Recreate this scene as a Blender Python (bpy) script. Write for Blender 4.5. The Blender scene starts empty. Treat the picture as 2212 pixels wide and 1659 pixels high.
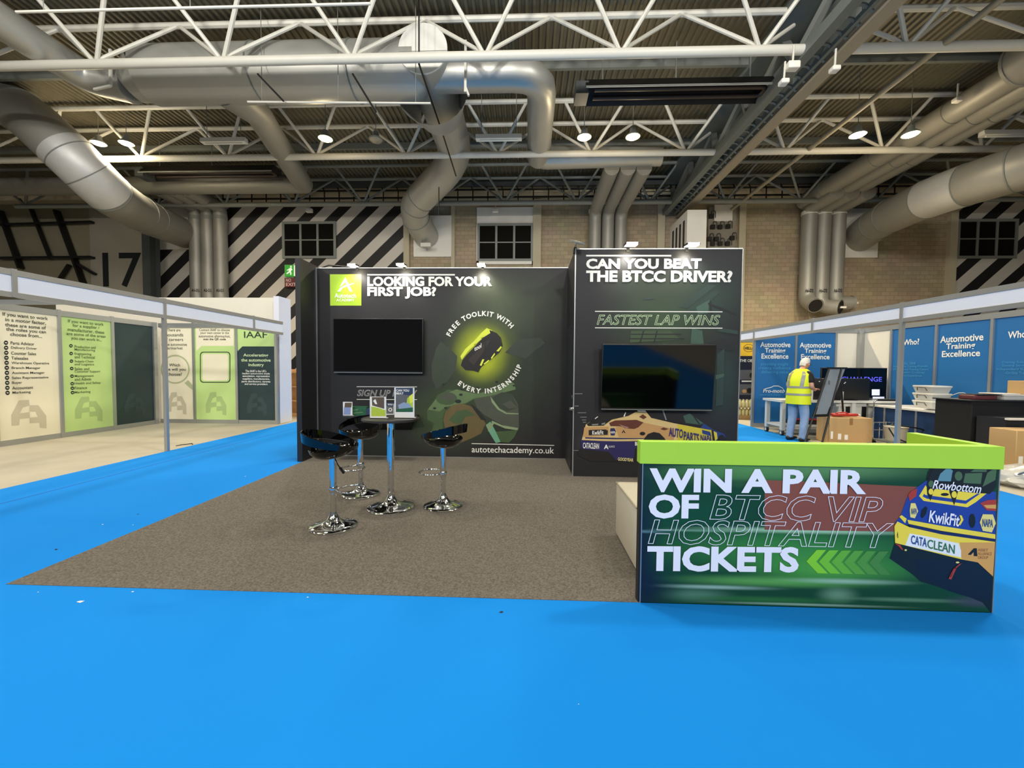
import bpy, bmesh, math, random
from mathutils import Vector, Matrix
random.seed(7)
scn = bpy.context.scene
COL = scn.collection
# ------------------------------------------------------------------ camera
FPX, YAW, PITCH, ROLL, EYE = 872.0, 0.03675, 0.03727, 0.00785, 1.46
_cy, _sy = math.cos(YAW), math.sin(YAW)
_F = Vector((-_sy*math.cos(PITCH), _cy*math.cos(PITCH), -math.sin(PITCH)))
_R0 = Vector((_cy, _sy, 0)); _U0 = _R0.cross(_F)
_R = _R0*math.cos(ROLL) + _U0*math.sin(ROLL)
_U = _U0*math.cos(ROLL) - _R0*math.sin(ROLL)
cd = bpy.data.cameras.new('camera'); cam = bpy.data.objects.new('camera', cd); COL.objects.link(cam)
cd.sensor_width = 36.0; cd.lens = FPX/2212*36.0; cd.clip_start = 0.05; cd.clip_end = 200
m = Matrix((( _R.x, _U.x, -_F.x, 0), (_R.y, _U.y, -_F.y, 0), (_R.z, _U.z, -_F.z, EYE), (0, 0, 0, 1)))
cam.matrix_world = m
scn.camera = cam
# ------------------------------------------------------------------ world, lamps of the hall, added duct fill, exposure
scn.view_settings.view_transform = 'Standard'; scn.view_settings.look = 'None'
scn.view_settings.gamma = 1.0; scn.view_settings.use_curve_mapping = False
scn.view_settings.exposure = 0.0
wd = bpy.data.worlds.new('hall_air'); scn.world = wd; wd.use_nodes = True
wd.node_tree.nodes['Background'].inputs[0].default_value = (0.95, 0.97, 1.0, 1)
wd.node_tree.nodes['Background'].inputs[1].default_value = 0.16
def spot(name, loc, power, cone=150, blend=0.6, col=(1, .97, .92), size=0.3, target=None):
    l = bpy.data.lights.new(name, 'SPOT'); l.energy = power; l.color = col
    l.spot_size = math.radians(cone); l.spot_blend = blend; l.shadow_soft_size = size
    o = bpy.data.objects.new(name, l); COL.objects.link(o); o.location = loc
    if target is not None:
        o.rotation_euler = (Vector(target)-Vector(loc)).to_track_quat('-Z', 'Y').to_euler()
    return o
def omni(name, loc, power, col=(1, .97, .92), size=0.4):
    l = bpy.data.lights.new(name, 'POINT'); l.energy = power; l.color = col; l.shadow_soft_size = size
    o = bpy.data.objects.new(name, l); COL.objects.link(o); o.location = loc
    return o
for lx in (-13, -5.5, 2, 10):            # hall high bays above and behind the photographer
    for ly, pw, ty in ((-13, 2500, -2), (-7, 600, -2), (0.5, 30, .5), (6.2, 190, 6.2)):
        spot('high_bay_light', (lx, ly, 9.6), pw, size=0.5, target=(lx, ty, 0))
for lx in (-9.5, -1.5, 6.0):  # added bare point lights that brighten the ducts and trusses from the front
    omni('duct_fill', (lx, 4.5, 10.5), 1250, col=(1, .95, .86))

# ------------------------------------------------------------------ helpers
def P(px, py, **k):
    """point where the line of sight through photo pixel (px, py) meets the plane X=, Y= or Z="""
    a, v = list(k.items())[0]; i = 'XYZ'.index(a)
    d = _F*FPX + _R*(px-1106) - _U*(py-829.5)
    o = Vector((0, 0, EYE)); t = (v-o[i])/d[i]
    return o + d*t
def lin(c):
    c = c/255.0
    return c/12.92 if c <= .04045 else ((c+.055)/1.055)**2.4
def rgb(c): return (lin(c[0]), lin(c[1]), lin(c[2]), 1)
_M = {}
def mat(name, c, rough=.5, metal=0.0, vary=.06, scale=6.0, bump=0.0, emit=0.0, spec=.5, coat=0.0, trans=0.0, alpha=1.0):
    if name in _M: return _M[name]
    mt = bpy.data.materials.new(name); mt.use_nodes = True; nt = mt.node_tree
    b = nt.nodes['Principled BSDF']; L = nt.links
    b.inputs['Roughness'].default_value = rough; b.inputs['Metallic'].default_value = metal
    b.inputs['Specular IOR Level'].default_value = spec; b.inputs['Coat Weight'].default_value = coat
    b.inputs['Transmission Weight'].default_value = trans; b.inputs['Alpha'].default_value = alpha
    b.inputs['Base Color'].default_value = rgb(c)
    if vary > 0 or bump > 0:
        tc = nt.nodes.new('ShaderNodeTexCoord'); nz = nt.nodes.new('ShaderNodeTexNoise')
        nz.inputs['Scale'].default_value = scale; nz.inputs['Detail'].default_value = 5
        L.new(tc.outputs['Object'], nz.inputs['Vector'])
        if vary > 0:
            mx = nt.nodes.new('ShaderNodeMix'); mx.data_type = 'RGBA'
            a = rgb(c); mx.inputs[6].default_value = tuple(max(0, x*(1-vary)) for x in a[:3])+(1,)
            mx.inputs[7].default_value = tuple(min(1, x*(1+vary)) for x in a[:3])+(1,)
            L.new(nz.outputs['Fac'], mx.inputs[0]); L.new(mx.outputs[2], b.inputs['Base Color'])
        if bump > 0:
            bp = nt.nodes.new('ShaderNodeBump'); bp.inputs['Strength'].default_value = bump; bp.inputs['Distance'].default_value = .02
            L.new(nz.outputs['Fac'], bp.inputs['Height']); L.new(bp.outputs[0], b.inputs['Normal'])
    if emit > 0:
        b.inputs['Emission Color'].default_value = rgb(c); b.inputs['Emission Strength'].default_value = emit
    _M[name] = mt
    return mt
def printed(name, base, blobs=(), rough=.45, noise=0.0, nscale=2.0, ncol=(20, 30, 20), spec=.5):
    """a printed sheet: base ink plus soft patches (centre, half-size, colour, strength) in world metres"""
    mt = bpy.data.materials.new(name); mt.use_nodes = True; nt = mt.node_tree; L = nt.links
    b = nt.nodes['Principled BSDF']; b.inputs['Roughness'].default_value = rough; b.inputs['Specular IOR Level'].default_value = spec
    g = nt.nodes.new('ShaderNodeNewGeometry'); pos = g.outputs['Position']
    cur = nt.nodes.new('ShaderNodeRGB'); cur.outputs[0].default_value = rgb(base); out = cur.outputs[0]
    nz = nt.nodes.new('ShaderNodeTexNoise'); nz.inputs['Scale'].default_value = nscale; nz.inputs['Detail'].default_value = 6
    L.new(pos, nz.inputs['Vector'])
    def mixc(fac, o1, c2):
        mx = nt.nodes.new('ShaderNodeMix'); mx.data_type = 'RGBA'
        L.new(fac, mx.inputs[0]); L.new(o1, mx.inputs[6]); mx.inputs[7].default_value = rgb(c2)
        return mx.outputs[2]
    for bl in blobs:
        c, r, col, s = bl[:4]; hard = bl[4] if len(bl) > 4 else 0.0
        su = nt.nodes.new('ShaderNodeVectorMath'); su.operation = 'SUBTRACT'; L.new(pos, su.inputs[0]); su.inputs[1].default_value = c
        mu = nt.nodes.new('ShaderNodeVectorMath'); mu.operation = 'MULTIPLY'; L.new(su.outputs[0], mu.inputs[0])
        mu.inputs[1].default_value = tuple(0 if x == 0 else 1/x for x in r)
        le = nt.nodes.new('ShaderNodeVectorMath'); le.operation = 'LENGTH'; L.new(mu.outputs[0], le.inputs[0])
        mr = nt.nodes.new('ShaderNodeMapRange'); mr.interpolation_type = 'SMOOTHSTEP'
        mr.inputs[1].default_value = hard; mr.inputs[2].default_value = 1; mr.inputs[3].default_value = s; mr.inputs[4].default_value = 0
        L.new(le.outputs['Value'], mr.inputs[0]); out = mixc(mr.outputs[0], out, col)
    if noise > 0:
        mr = nt.nodes.new('ShaderNodeMapRange'); mr.inputs[1].default_value = .42; mr.inputs[2].default_value = .75
        mr.inputs[3].default_value = 0; mr.inputs[4].default_value = noise
        L.new(nz.outputs['Fac'], mr.inputs[0]); out = mixc(mr.outputs[0], out, ncol)
    L.new(out, b.inputs['Base Color'])
    return mt
class MB:
    def __init__(s): s.v = []; s.f = []; s.m = []; s.sm = []; s.g = []
    def add(s, vs, fs, mi=0, smooth=False):
        o = len(s.v); s.g.append((o, len(s.f))); s.v += [Vector(x) for x in vs]
        for f in fs: s.f.append([o+i for i in f]); s.m.append(mi); s.sm.append(smooth)
        return s
    def box(s, x0, x1, y0, y1, z0, z1, mi=0):
        vs = [(x, y, z) for z in (z0, z1) for y in (y0, y1) for x in (x0, x1)]
        return s.add(vs, [(0, 2, 3, 1), (4, 5, 7, 6), (0, 1, 5, 4), (2, 6, 7, 3), (0, 4, 6, 2), (1, 3, 7, 5)], mi)
    def rbox(s, x0, x1, y0, y1, z0, z1, r, mi=0, seg=3):
        bm = bmesh.new(); bmesh.ops.create_cube(bm, size=1)
        for v in bm.verts: v.co = Vector(((x0+x1)/2+v.co.x*(x1-x0), (y0+y1)/2+v.co.y*(y1-y0), (z0+z1)/2+v.co.z*(z1-z0)))
        bmesh.ops.bevel(bm, geom=bm.edges[:], offset=r, segments=seg, profile=.5, affect='EDGES')
        bm.verts.index_update()
        s.add([v.co.copy() for v in bm.verts], [[v.index for v in f.verts] for f in bm.faces], mi, True); bm.free()
        return s
    def bar(s, p, q, w, h, up=(0, 0, 1), mi=0):
        p = Vector(p); q = Vector(q); d = (q-p).normalized(); u = Vector(up)
        if abs(d.dot(u)) > .98: u = Vector((0, 1, 0))
        r = d.cross(u).normalized(); u = r.cross(d)
        vs = [e+r*a*w/2+u*b*h/2 for e in (p, q) for a, b in ((-1, -1), (1, -1), (1, 1), (-1, 1))]
        return s.add(vs, [(3, 2, 1, 0), (4, 5, 6, 7), (0, 1, 5, 4), (1, 2, 6, 5), (2, 3, 7, 6), (3, 0, 4, 7)], mi)
    def tube(s, pts, r, n=12, caps=True, mi=0, closed=False, flat=1.0):
        pts = [Vector(p) for p in pts]; k = len(pts)
        rs = r if isinstance(r, (list, tuple)) else [r]*k
        vs = []; prev = None
        for i, p in enumerate(pts):
            a = pts[(i-1) % k] if (closed or i > 0) else p; b = pts[(i+1) % k] if (closed or i < k-1) else p
            d1 = (p-a); d2 = (b-p)
            d = (d1.normalized() if d1.length else Vector()) + (d2.normalized() if d2.length else Vector()); d.normalize()
            if prev is None:
                u = Vector((0, 0, 1)) if abs(d.z) < .9 else Vector((0, 1, 0))
            else: u = prev
            u = (u-d*u.dot(d)).normalized(); prev = u; w = d.cross(u)
            sc = 1.0
            if d1.length and d2.length:
                c = max(.5, d1.normalized().dot(d)); sc = 1/c
            for j in range(n):
                t = 2*math.pi*j/n
                vs.append(p+(u*math.cos(t)*flat+w*math.sin(t))*rs[i])
        fs = []
        for i in range(k if closed else k-1):
            for j in range(n):
                a = i*n+j; b = i*n+(j+1) % n; c = ((i+1) % k)*n+(j+1) % n; e = ((i+1) % k)*n+j
                fs.append((a, e, c, b))
        s.add(vs, fs, mi, True)
        if caps and not closed:
            o = len(s.v)-len(vs)
            s.f.append([o+j for j in range(n)]); s.m.append(mi); s.sm.append(False)
            s.f.append([o+(k-1)*n+j for j in range(n-1, -1, -1)]); s.m.append(mi); s.sm.append(False)
        return s
    def lathe(s, prof, c=(0, 0, 0), n=32, mi=0, ax=None):
        c = Vector(c); vs = []; k = len(prof)
        ax = Vector(ax).normalized() if ax is not None else Vector((0, 0, 1))
        u = Vector((1, 0, 0)) if abs(ax.x) < .9 else Vector((0, 1, 0)); u = (u-ax*u.dot(ax)).normalized(); w = ax.cross(u)
        for r, z in prof:
            for j in range(n):
                t = 2*math.pi*j/n; vs.append(c+ax*z+(u*math.cos(t)+w*math.sin(t))*r)
        fs = [(i*n+j, i*n+(j+1) % n, (i+1)*n+(j+1) % n, (i+1)*n+j) for i in range(k-1) for j in range(n)]
        return s.add(vs, fs, mi, True)
    def poly(s, pts, mi=0): return s.add(pts, [list(range(len(pts)))], mi)
    def prism(s, pts, ext, mi=0):
        n = len(pts); pts = [Vector(p) for p in pts]; e = Vector(ext)
        fs = [list(range(n))[::-1], list(range(n, 2*n))]+[(i, (i+1) % n, n+(i+1) % n, n+i) for i in range(n)]
        return s.add(pts+[p+e for p in pts], fs, mi)
    def loft(s, rings, mi=0, cap=True):
        n = len(rings[0]); vs = [p for r in rings for p in r]
        fs = [(i*n+j, i*n+(j+1) % n, (i+1)*n+(j+1) % n, (i+1)*n+j) for i in range(len(rings)-1) for j in range(n)]
        if cap: fs += [list(range(n))[::-1], [(len(rings)-1)*n+j for j in range(n)]]
        return s.add(vs, fs, mi, True)
    def each(s, name, mats, parent=None):
        """one object per added shape"""
        r = None
        for i, (v0, f0) in enumerate(s.g):
            v1, f1 = s.g[i+1] if i+1 < len(s.g) else (len(s.v), len(s.f))
            q = MB(); q.v = s.v[v0:v1]; q.f = [[k-v0 for k in f] for f in s.f[f0:f1]]; q.m = s.m[f0:f1]; q.sm = s.sm[f0:f1]
            r = q.build(name, mats, parent)
        return r
    def build(s, name, mats, parent=None, off=None, fixn=True):
        if not isinstance(mats, (list, tuple)): mats = [mats]
        base = off if off is not None else (OFF.get(parent.as_pointer(), Vector()) if parent else Vector())
        me = bpy.data.meshes.new(name)
        me.from_pydata([v-base for v in s.v], [], s.f)
        for mt in mats: me.materials.append(mt)
        me.polygons.foreach_set('material_index', s.m); me.polygons.foreach_set('use_smooth', s.sm)
        if fixn and len(s.f) > 1:
            bm = bmesh.new(); bm.from_mesh(me); bmesh.ops.recalc_face_normals(bm, faces=bm.faces[:]); bm.to_mesh(me); bm.free()
        if any(s.sm):
            try: me.set_sharp_from_angle(angle=math.radians(40))
            except Exception: pass
        o = bpy.data.objects.new(name, me); COL.objects.link(o)
        if parent: o.parent = parent; OFF[o.as_pointer()] = base
        return o
OFF = {}
def tag(o, label, cat, group=None, kind=None):
    o['label'] = label; o['category'] = cat
    if group: o['group'] = group
    if kind: o['kind'] = kind
    return o
def thing(name, loc, label, cat, group=None):
    o = bpy.data.objects.new(name, None); COL.objects.link(o); o.location = loc; o.empty_display_size = .1
    OFF[o.as_pointer()] = Vector(loc)
    return tag(o, label, cat, group)
def struct(o, label=None):
    o['kind'] = 'structure'
    if label: o['label'] = label
    return o
def fillet(pts, r, n=6):
    """round the corners of a path (duct elbows)"""
    pts = [Vector(p) for p in pts]; out = [pts[0]]
    for a, b, c in zip(pts, pts[1:], pts[2:]):
        u = (a-b); v = (c-b); q = min(r, u.length*.48, v.length*.48)
        p0 = b+u.normalized()*q; p2 = b+v.normalized()*q
        for i in range(n+1):
            t = i/n; out.append(p0*(1-t)**2+b*2*t*(1-t)+p2*t*t)
    out.append(pts[-1]); return out
# lettering -----------------------------------------------------------------
def glyphs(body, bold=0.0, outline=0.0, shear=0.0, space=1.0):
    cu = bpy.data.curves.new('lettering', 'FONT'); cu.body = body; cu.resolution_u = 3
    cu.offset = bold; cu.shear = shear; cu.space_character = space
    if outline > 0: cu.fill_mode = 'NONE'; cu.bevel_depth = outline; cu.bevel_resolution = 0
    ob = bpy.data.objects.new('lettering', cu)
    me = bpy.data.meshes.new_from_object(ob)
    vs = [Vector((v.co.x, v.co.y, v.co.z if outline > 0 else 0)) for v in me.vertices]; fs = [list(p.vertices) for p in me.polygons]
    bpy.data.objects.remove(ob); bpy.data.curves.remove(cu); bpy.data.meshes.remove(me)
    return vs, fs
class Sheet:
    """a flat printed surface facing the viewer: axis 'Y' (a wall across the view) or 'X' (a wall along it)"""
    def __init__(s, axis, val, side, root, eps=.0015):
        s.a, s.val, s.side, s.root, s.eps = axis, val, side, root, eps; s.n = 0
    def lift(s, p, k):
        p = p.copy()
        if s.a == 'Y': p.y = s.val - s.eps*k*s.side
        else: p.x = s.val - s.eps*k*s.side
        return p
    def at(s, px, py, k=1): return s.lift(P(px, py, **{s.a: s.val}), k)
    def polys(s, name, items, k=1):
        """items: (material, [(px, py), ...]) painted in order, each a hair above the last"""
        mb = MB(); ms = []
        for i, (mt, pts) in enumerate(items):
            if mt not in ms: ms.append(mt)
            mb.poly([s.at(x, y, k+i*.12) for x, y in pts], ms.index(mt))
        return mb.build(name, ms, s.root, fixn=False)
    def text(s, name, mt, lines, k=4):
        """lines: (body, x0, x1, ytop, ybottom, options) - box of the glyphs in photo pixels, y at the box centre"""
        for ln in lines:
            mb = MB()
            body, x0, x1, yt, yb = ln[:5]; op = ln[5] if len(ln) > 5 else {}
            vs, fs = glyphs(body, **{q: w for q, w in op.items() if q in ('bold', 'outline', 'shear', 'space')})
            bx0 = min(v.x for v in vs); bx1 = max(v.x for v in vs); by0 = min(v.y for v in vs); by1 = max(v.y for v in vs)
            if body == body.upper():                      # capitals: the box is baseline to cap height
                hv = glyphs('H', **{q: w for q, w in op.items() if q in ('bold', 'outline')})[0]
                by0 = min(v.y for v in hv); by1 = max(v.y for v in hv)
            tilt = op.get('tilt', 0.0)    # extra pixels the right end sits lower than the left
            ym = (yt+yb)/2
            a = s.at(x0, ym-tilt/2, k); b = s.at(x1, ym+tilt/2, k); xm = (x0+x1)/2
            zt = s.at(xm, yt, k).z; zb = s.at(xm, yb, k).z
            tz = (b.z-a.z) if op.get('tilt') is not None else 0.0
            out = []
            for v in vs:
                t = (v.x-bx0)/(bx1-bx0); h = (v.y-by0)/(by1-by0)
                q = a.lerp(b, t); q.z = zb+(zt-zb)*h+tz*(t-.5)
                if v.z:
                    if s.a == 'Y': q.y -= s.side*v.z*.02
                    else: q.x -= s.side*v.z*.02
                out.append(q)
            mb.add(out, fs); r = mb.build(name, mt, s.root, fixn=False)
        return r
    def arc(s, name, mt, body, c, r, a0, a1, hgt, k=4, bold=0.02, inside=False):
        """letters along a circle given in photo pixels, angles in degrees clockwise from the top"""
        mb = MB(); cc = s.at(c[0], c[1], k); sc = (s.at(c[0]+50, c[1], k)-cc).length/50
        n = len(body); wd = []
        for ch in body:
            w = {'I': .45, ' ': .55, 'W': 1.35, 'O': 1.1, 'N': 1.08, 'H': 1.08, 'Y': 1.0}.get(ch, .9); wd.append(w)
        tot = sum(wd); acc = 0
        for ch, w in zip(body, wd):
            t = (acc+w/2)/tot; acc += w
            if ch == ' ': continue
            th = math.radians(a0+(a1-a0)*t)
            vs, fs = glyphs(ch, bold=bold)
            bx0 = min(v.x for v in vs); bx1 = max(v.x for v in vs); by0 = min(v.y for v in vs); by1 = max(v.y for v in vs)
            up = Vector((math.sin(th), 0, math.cos(th)))*(-1 if inside else 1)
            rt = Vector((up.z, 0, -up.x))
            p = cc + Vector((math.sin(th), 0, math.cos(th)))*r*sc
            g = hgt*sc/(by1-by0)
            mb.add([p+rt*((v.x-(bx0+bx1)/2)*g)+up*((v.y-(by0+by1)/2)*g) for v in vs], fs)
        return mb.build(name, mt, s.root, fixn=False)
# ================================================================== the setting
GALV = mat('galvanised_duct', (178, 178, 172), rough=.42, metal=.55, vary=.05, scale=2)
DUCTD = mat('painted_duct', (150, 148, 140), rough=.5, metal=.35, vary=.06, scale=2)
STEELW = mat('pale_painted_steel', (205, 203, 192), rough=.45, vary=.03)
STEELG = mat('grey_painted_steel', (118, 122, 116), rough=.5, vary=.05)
STEELD = mat('dark_steel', (62, 66, 66), rough=.55, vary=.08)
BLACKM = mat('black_metal', (14, 13, 13), rough=.45, vary=.1)
DARKP = mat('dark_pane', (15, 13, 9), rough=.8, vary=.1, spec=.1)
CREAMP = mat('cream_concrete', (178, 168, 142), rough=.8, vary=.06, scale=3)
WHITEP = mat('white_board', (222, 218, 208), rough=.6, vary=.03)
ALU = mat('brushed_aluminium', (176, 178, 176), rough=.35, metal=.7, vary=.04, scale=12)
CHROME = mat('chrome', (225, 225, 225), rough=.04, metal=1.0, vary=0)
GLOSSB = mat('gloss_black_plastic', (4, 4, 5), rough=.05, vary=0, coat=.1)
BLACKB = mat('black_board', (24, 24, 26), rough=.5, vary=.06)
WHITET = mat('white_ink', (240, 238, 228), rough=.5, vary=0)
BLACKT = mat('black_ink', (20, 24, 26), rough=.5, vary=0)
LAMPG = mat('warm_lamp_glow', (255, 226, 150), emit=26, vary=0)
LAMPW = mat('white_lamp_glow', (255, 244, 214), emit=30, vary=0)

def brick_material(name, c1, c2, mortar, scale=1.0):
    mt = bpy.data.materials.new(name); mt.use_nodes = True; nt = mt.node_tree; L = nt.links
    b = nt.nodes['Principled BSDF']; b.inputs['Roughness'].default_value = .85
    g = nt.nodes.new('ShaderNodeNewGeometry'); sp = nt.nodes.new('ShaderNodeSeparateXYZ'); L.new(g.outputs['Position'], sp.inputs[0])
    cb = nt.nodes.new('ShaderNodeCombineXYZ'); L.new(sp.outputs['X'], cb.inputs[0]); L.new(sp.outputs['Z'], cb.inputs[1])
    br = nt.nodes.new('ShaderNodeTexBrick'); L.new(cb.outputs[0], br.inputs['Vector'])
    br.inputs['Scale'].default_value = 1; br.inputs['Brick Width'].default_value = .45; br.inputs['Row Height'].default_value = .225
    br.inputs['Mortar Size'].default_value = .012; br.inputs['Color1'].default_value = rgb(c1); br.inputs['Color2'].default_value = rgb(c2)
    br.inputs['Mortar'].default_value = rgb(mortar)
    nz = nt.nodes.new('ShaderNodeTexNoise'); nz.inputs['Scale'].default_value = .8; nz.inputs['Detail'].default_value = 4
    L.new(cb.outputs[0], nz.inputs['Vector'])
    mx = nt.nodes.new('ShaderNodeMix'); mx.data_type = 'RGBA'; mx.blend_type = 'MULTIPLY'; mx.inputs[0].default_value = .35
    L.new(br.outputs['Color'], mx.inputs[6]); L.new(nz.outputs['Color'], mx.inputs[7])
    hs = nt.nodes.new('ShaderNodeHueSaturation'); hs.inputs['Saturation'].default_value = .85; hs.inputs['Value'].default_value = 1.15
    L.new(mx.outputs[2], hs.inputs['Color']); L.new(hs.outputs[0], b.inputs['Base Color'])
    return mt
BRICK = brick_material('concrete_block', (172, 152, 118), (154, 138, 106), (138, 122, 94))
def stripe_material(name, period, phase, duty):
    mt = bpy.data.materials.new(name); mt.use_nodes = True; nt = mt.node_tree; L = nt.links
    b = nt.nodes['Principled BSDF']; b.inputs['Roughness'].default_value = .6
    g = nt.nodes.new('ShaderNodeNewGeometry'); sp = nt.nodes.new('ShaderNodeSeparateXYZ'); L.new(g.outputs['Position'], sp.inputs[0])
    mz = nt.nodes.new('ShaderNodeMath'); mz.operation = 'MULTIPLY'; L.new(sp.outputs['Z'], mz.inputs[0]); mz.inputs[1].default_value = 1.06
    su = nt.nodes.new('ShaderNodeMath'); su.operation = 'SUBTRACT'; L.new(sp.outputs['X'], su.inputs[0]); L.new(mz.outputs[0], su.inputs[1])
    ad = nt.nodes.new('ShaderNodeMath'); ad.operation = 'ADD'; L.new(su.outputs[0], ad.inputs[0]); ad.inputs[1].default_value = phase+100*period
    dv = nt.nodes.new('ShaderNodeMath'); dv.operation = 'DIVIDE'; L.new(ad.outputs[0], dv.inputs[0]); dv.inputs[1].default_value = period
    fr = nt.nodes.new('ShaderNodeMath'); fr.operation = 'FRACT'; L.new(dv.outputs[0], fr.inputs[0])
    lt = nt.nodes.new('ShaderNodeMath'); lt.operation = 'LESS_THAN'; L.new(fr.outputs[0], lt.inputs[0]); lt.inputs[1].default_value = duty
    mx = nt.nodes.new('ShaderNodeMix'); mx.data_type = 'RGBA'; mx.inputs[6].default_value = rgb((190, 184, 174)); mx.inputs[7].default_value = rgb((14, 13, 13))
    L.new(lt.outputs[0], mx.inputs[0]); L.new(mx.outputs[2], b.inputs['Base Color'])
    return mt
WY = 23.0          # the hall's end wall
ZC, ZT, ZD = 10.13, 11.75, 11.95     # truss bottom chord, top chords, roof deck
# floor, roof deck, walls
struct(MB().box(-34, 34, -14, 26, -.2, 0).build('floor', mat('bare_concrete', (176, 168, 148), rough=.75, vary=.22, scale=1.3)), 'pale stained concrete hall floor')
mb = MB(); pitch = .22; x = -34; vs = []
while x < 34:
    for dx, dz in ((0, 0), (.06, 0), (.085, .07), (.175, .07), (.2, 0)):
        vs.append((x+dx, dz))
    x += pitch
n = len(vs)
mb.add([(x, -14, ZD+z) for x, z in vs]+[(x, 26, ZD+z) for x, z in vs], [(i, i+1, n+i+1, n+i) for i in range(n-1)])
struct(mb.build('ceiling', mat('roof_deck', (118, 112, 92), rough=.6, metal=.2, vary=.1), fixn=False), 'brown grey corrugated metal roof deck')
struct(MB().box(-34, 34, WY, WY+.4, 0, ZD).build('wall_rear', BRICK), 'blockwork end wall of the hall')
struct(MB().box(-34.4, -34, -14, WY, 0, ZD).build('wall_left', STEELG), 'grey side wall')
struct(MB().box(34, 34.4, -14, WY, 0, ZD).build('wall_right', STEELG), 'grey side wall')
def xw(px, py=560): return P(px, py, Y=WY).x
def zw(py, px=1100): return P(px, py, Y=WY).z
zb = zw(438)
STR1 = stripe_material('zebra_cladding', 1.58, 0.0, .48)
_p = P(798, 441, Y=WY); _ph = -(_p.x-1.06*_p.z)
STR1 = stripe_material('zebra_cladding', 1.60, _ph, .48)
struct(MB().box(xw(345), xw(874), WY-.06, WY, 0, zb+.1).build('wall_cladding_rear', STR1), 'black and white diagonal striped cladding')
_p = P(2070, 610, Y=WY); _ph = -(_p.x-1.06*_p.z)
STR2 = stripe_material('zebra_cladding_b', 1.60, _ph+1.0, .48)
struct(MB().box(xw(2058), 33.9, WY-.06, WY, 0, zb+.1).build('wall_cladding_rear', STR2), 'black and white diagonal striped cladding beyond the window')
struct(MB().box(-33.9, 33.9, WY-.1, WY, zb+.1, ZD-.02).build('trim_1', mat('pale_block', (190, 176, 146), rough=.8, vary=.1)), 'pale band along the top of the end wall')
for i, (a, b) in enumerate(((874, 886), (1151, 1168), (1417, 1432), (1591, 1605), (2042, 2058))):
    struct(MB().box(xw(a), xw(b), WY-.22, WY, 0, zb+.1).build('trim_%d' % (i+2), CREAMP), 'cream concrete pilaster')
struct(MB().box(xw(975), xw(983), WY-.14, WY, 0, zb+.1).build('trim_7', CREAMP))
# number panel, dark column and braced end bay on the far left
t = thing('number_panel', (xw(268), WY-.1, 0), 'large grey wall panel with the number 17', 'wall panel')
MB().box(xw(200), xw(340), WY-.12, WY-.02, 0, zb+.1).build('board', mat('grey_panel', (150, 145, 132), rough=.7, vary=.05), t)
sh = Sheet('Y', WY-.13, 1, t); sh.text('lettering', BLACKT, [('17', 222, 306, 546, 619, {'bold': .012})])
tag(MB().box(P(307, 560, Y=21.9).x, P(324, 560, Y=21.9).x, 21.9, 22.3, 0, zb).box(P(324, 560, Y=22.25).x, P(345, 560, Y=22.25).x, 22.25, 22.28, 0, zb).build('steel_column', STEELD), 'dark steel column beside the number 17', 'column')
struct(MB().box(-33.9, xw(200), WY-.05, WY-.01, 0, zb+.1).build('wall_panel_rear', mat('bay_panel', (132, 126, 104), rough=.7, vary=.08)), 'pale sheeted bay behind the dark bracing')
t = thing('wall_bracing', (xw(90), WY-.3, 0), 'black steel bracing across the pale bay left of the number 17', 'bracing')
def wp(px, py, d=.3): q = P(px, py, Y=WY-d); return q
for a, b, w in (((0, 455), (45, 580), .3), ((65, 445), (110, 560), .18), ((122, 455), (180, 612), .32), ((0, 558), (200, 556), .3), ((0, 486), (200, 480), .22), ((150, 572), (115, 625), .2), ((160, 566), (205, 592), .2)):
    MB().bar(wp(*a), wp(*b), .12, w, up=(0, 1, 0)).build('brace', BLACKM, t)
# grilled windows
def window(i, x0, x1, y0, y1, d=.12):
    X0, X1 = xw(x0), xw(x1); Z1 = P((x0+x1)/2, y0, Y=WY).z; Z0 = P((x0+x1)/2, y1, Y=WY).z
    w = MB().box(X0, X1, WY-d, WY-.02, Z0, Z1).build('window_%d' % i, DARKP)
    struct(w, ('black six pane window grille on the striped wall above the exit sign', 'black six pane window in the white frame', 'black six pane window on the striped wall at the far right')[i-1])
    fr = MB(); b = .07
    for a in (X0, X1): fr.box(a-b, a+b, WY-d-.05, WY-d, Z0-b, Z1+b)
    for a in (Z0, Z1): fr.box(X0+b, X1-b, WY-d-.05, WY-d, a-b, a+b)
    f = fr.build('window_frame', STEELG, w, off=Vector())
    mu = MB()
    for k in (1, 2): a = X0+(X1-X0)*k/3; mu.box(a-.06, a+.06, WY-d-.04, WY-d, Z0+b, Z1-b)
    zz = (Z0+Z1)/2
    mu.box(X0+b, X1-b, WY-d-.03, WY-d, zz-.03, zz+.03)
    mu.build('mullion', STEELG, w, off=Vector())
window(1, 616, 726, 483, 557); window(2, 1034, 1149, 487, 563); window(3, 2062, 2186, 478, 557)
mb = MB(); mb.box(xw(1030), xw(1152), WY-.09, WY-.02, zw(487), zw(449)).box(xw(1030), xw(1035), WY-.16, WY-.02, zw(572), zw(487)).box(xw(1149), xw(1153), WY-.16, WY-.02, zw(572), zw(487)).box(xw(1030), xw(1153), WY-.16, WY-.02, zw(572), zw(565))
struct(mb.build('trim_8', WHITEP), 'white panel and frame round the middle window')
# plates behind the duct ends
for x0, x1, y0, y1, lb in ((895, 976, 468, 556, 'square white plate on the blockwork where the silver duct enters'), (1815, 1890, 453, 558, 'square white plate behind the end of the big right duct'), (345, 425, 450, 540, 'white plate on the striped wall behind the left duct end')):
    tag(MB().box(xw(x0), xw(x1), WY-.16, WY-.0, P(x0, y1, Y=WY).z, P(x0, y0, Y=WY).z).build('wall_plate', WHITEP), lb, 'wall plate')
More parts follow.
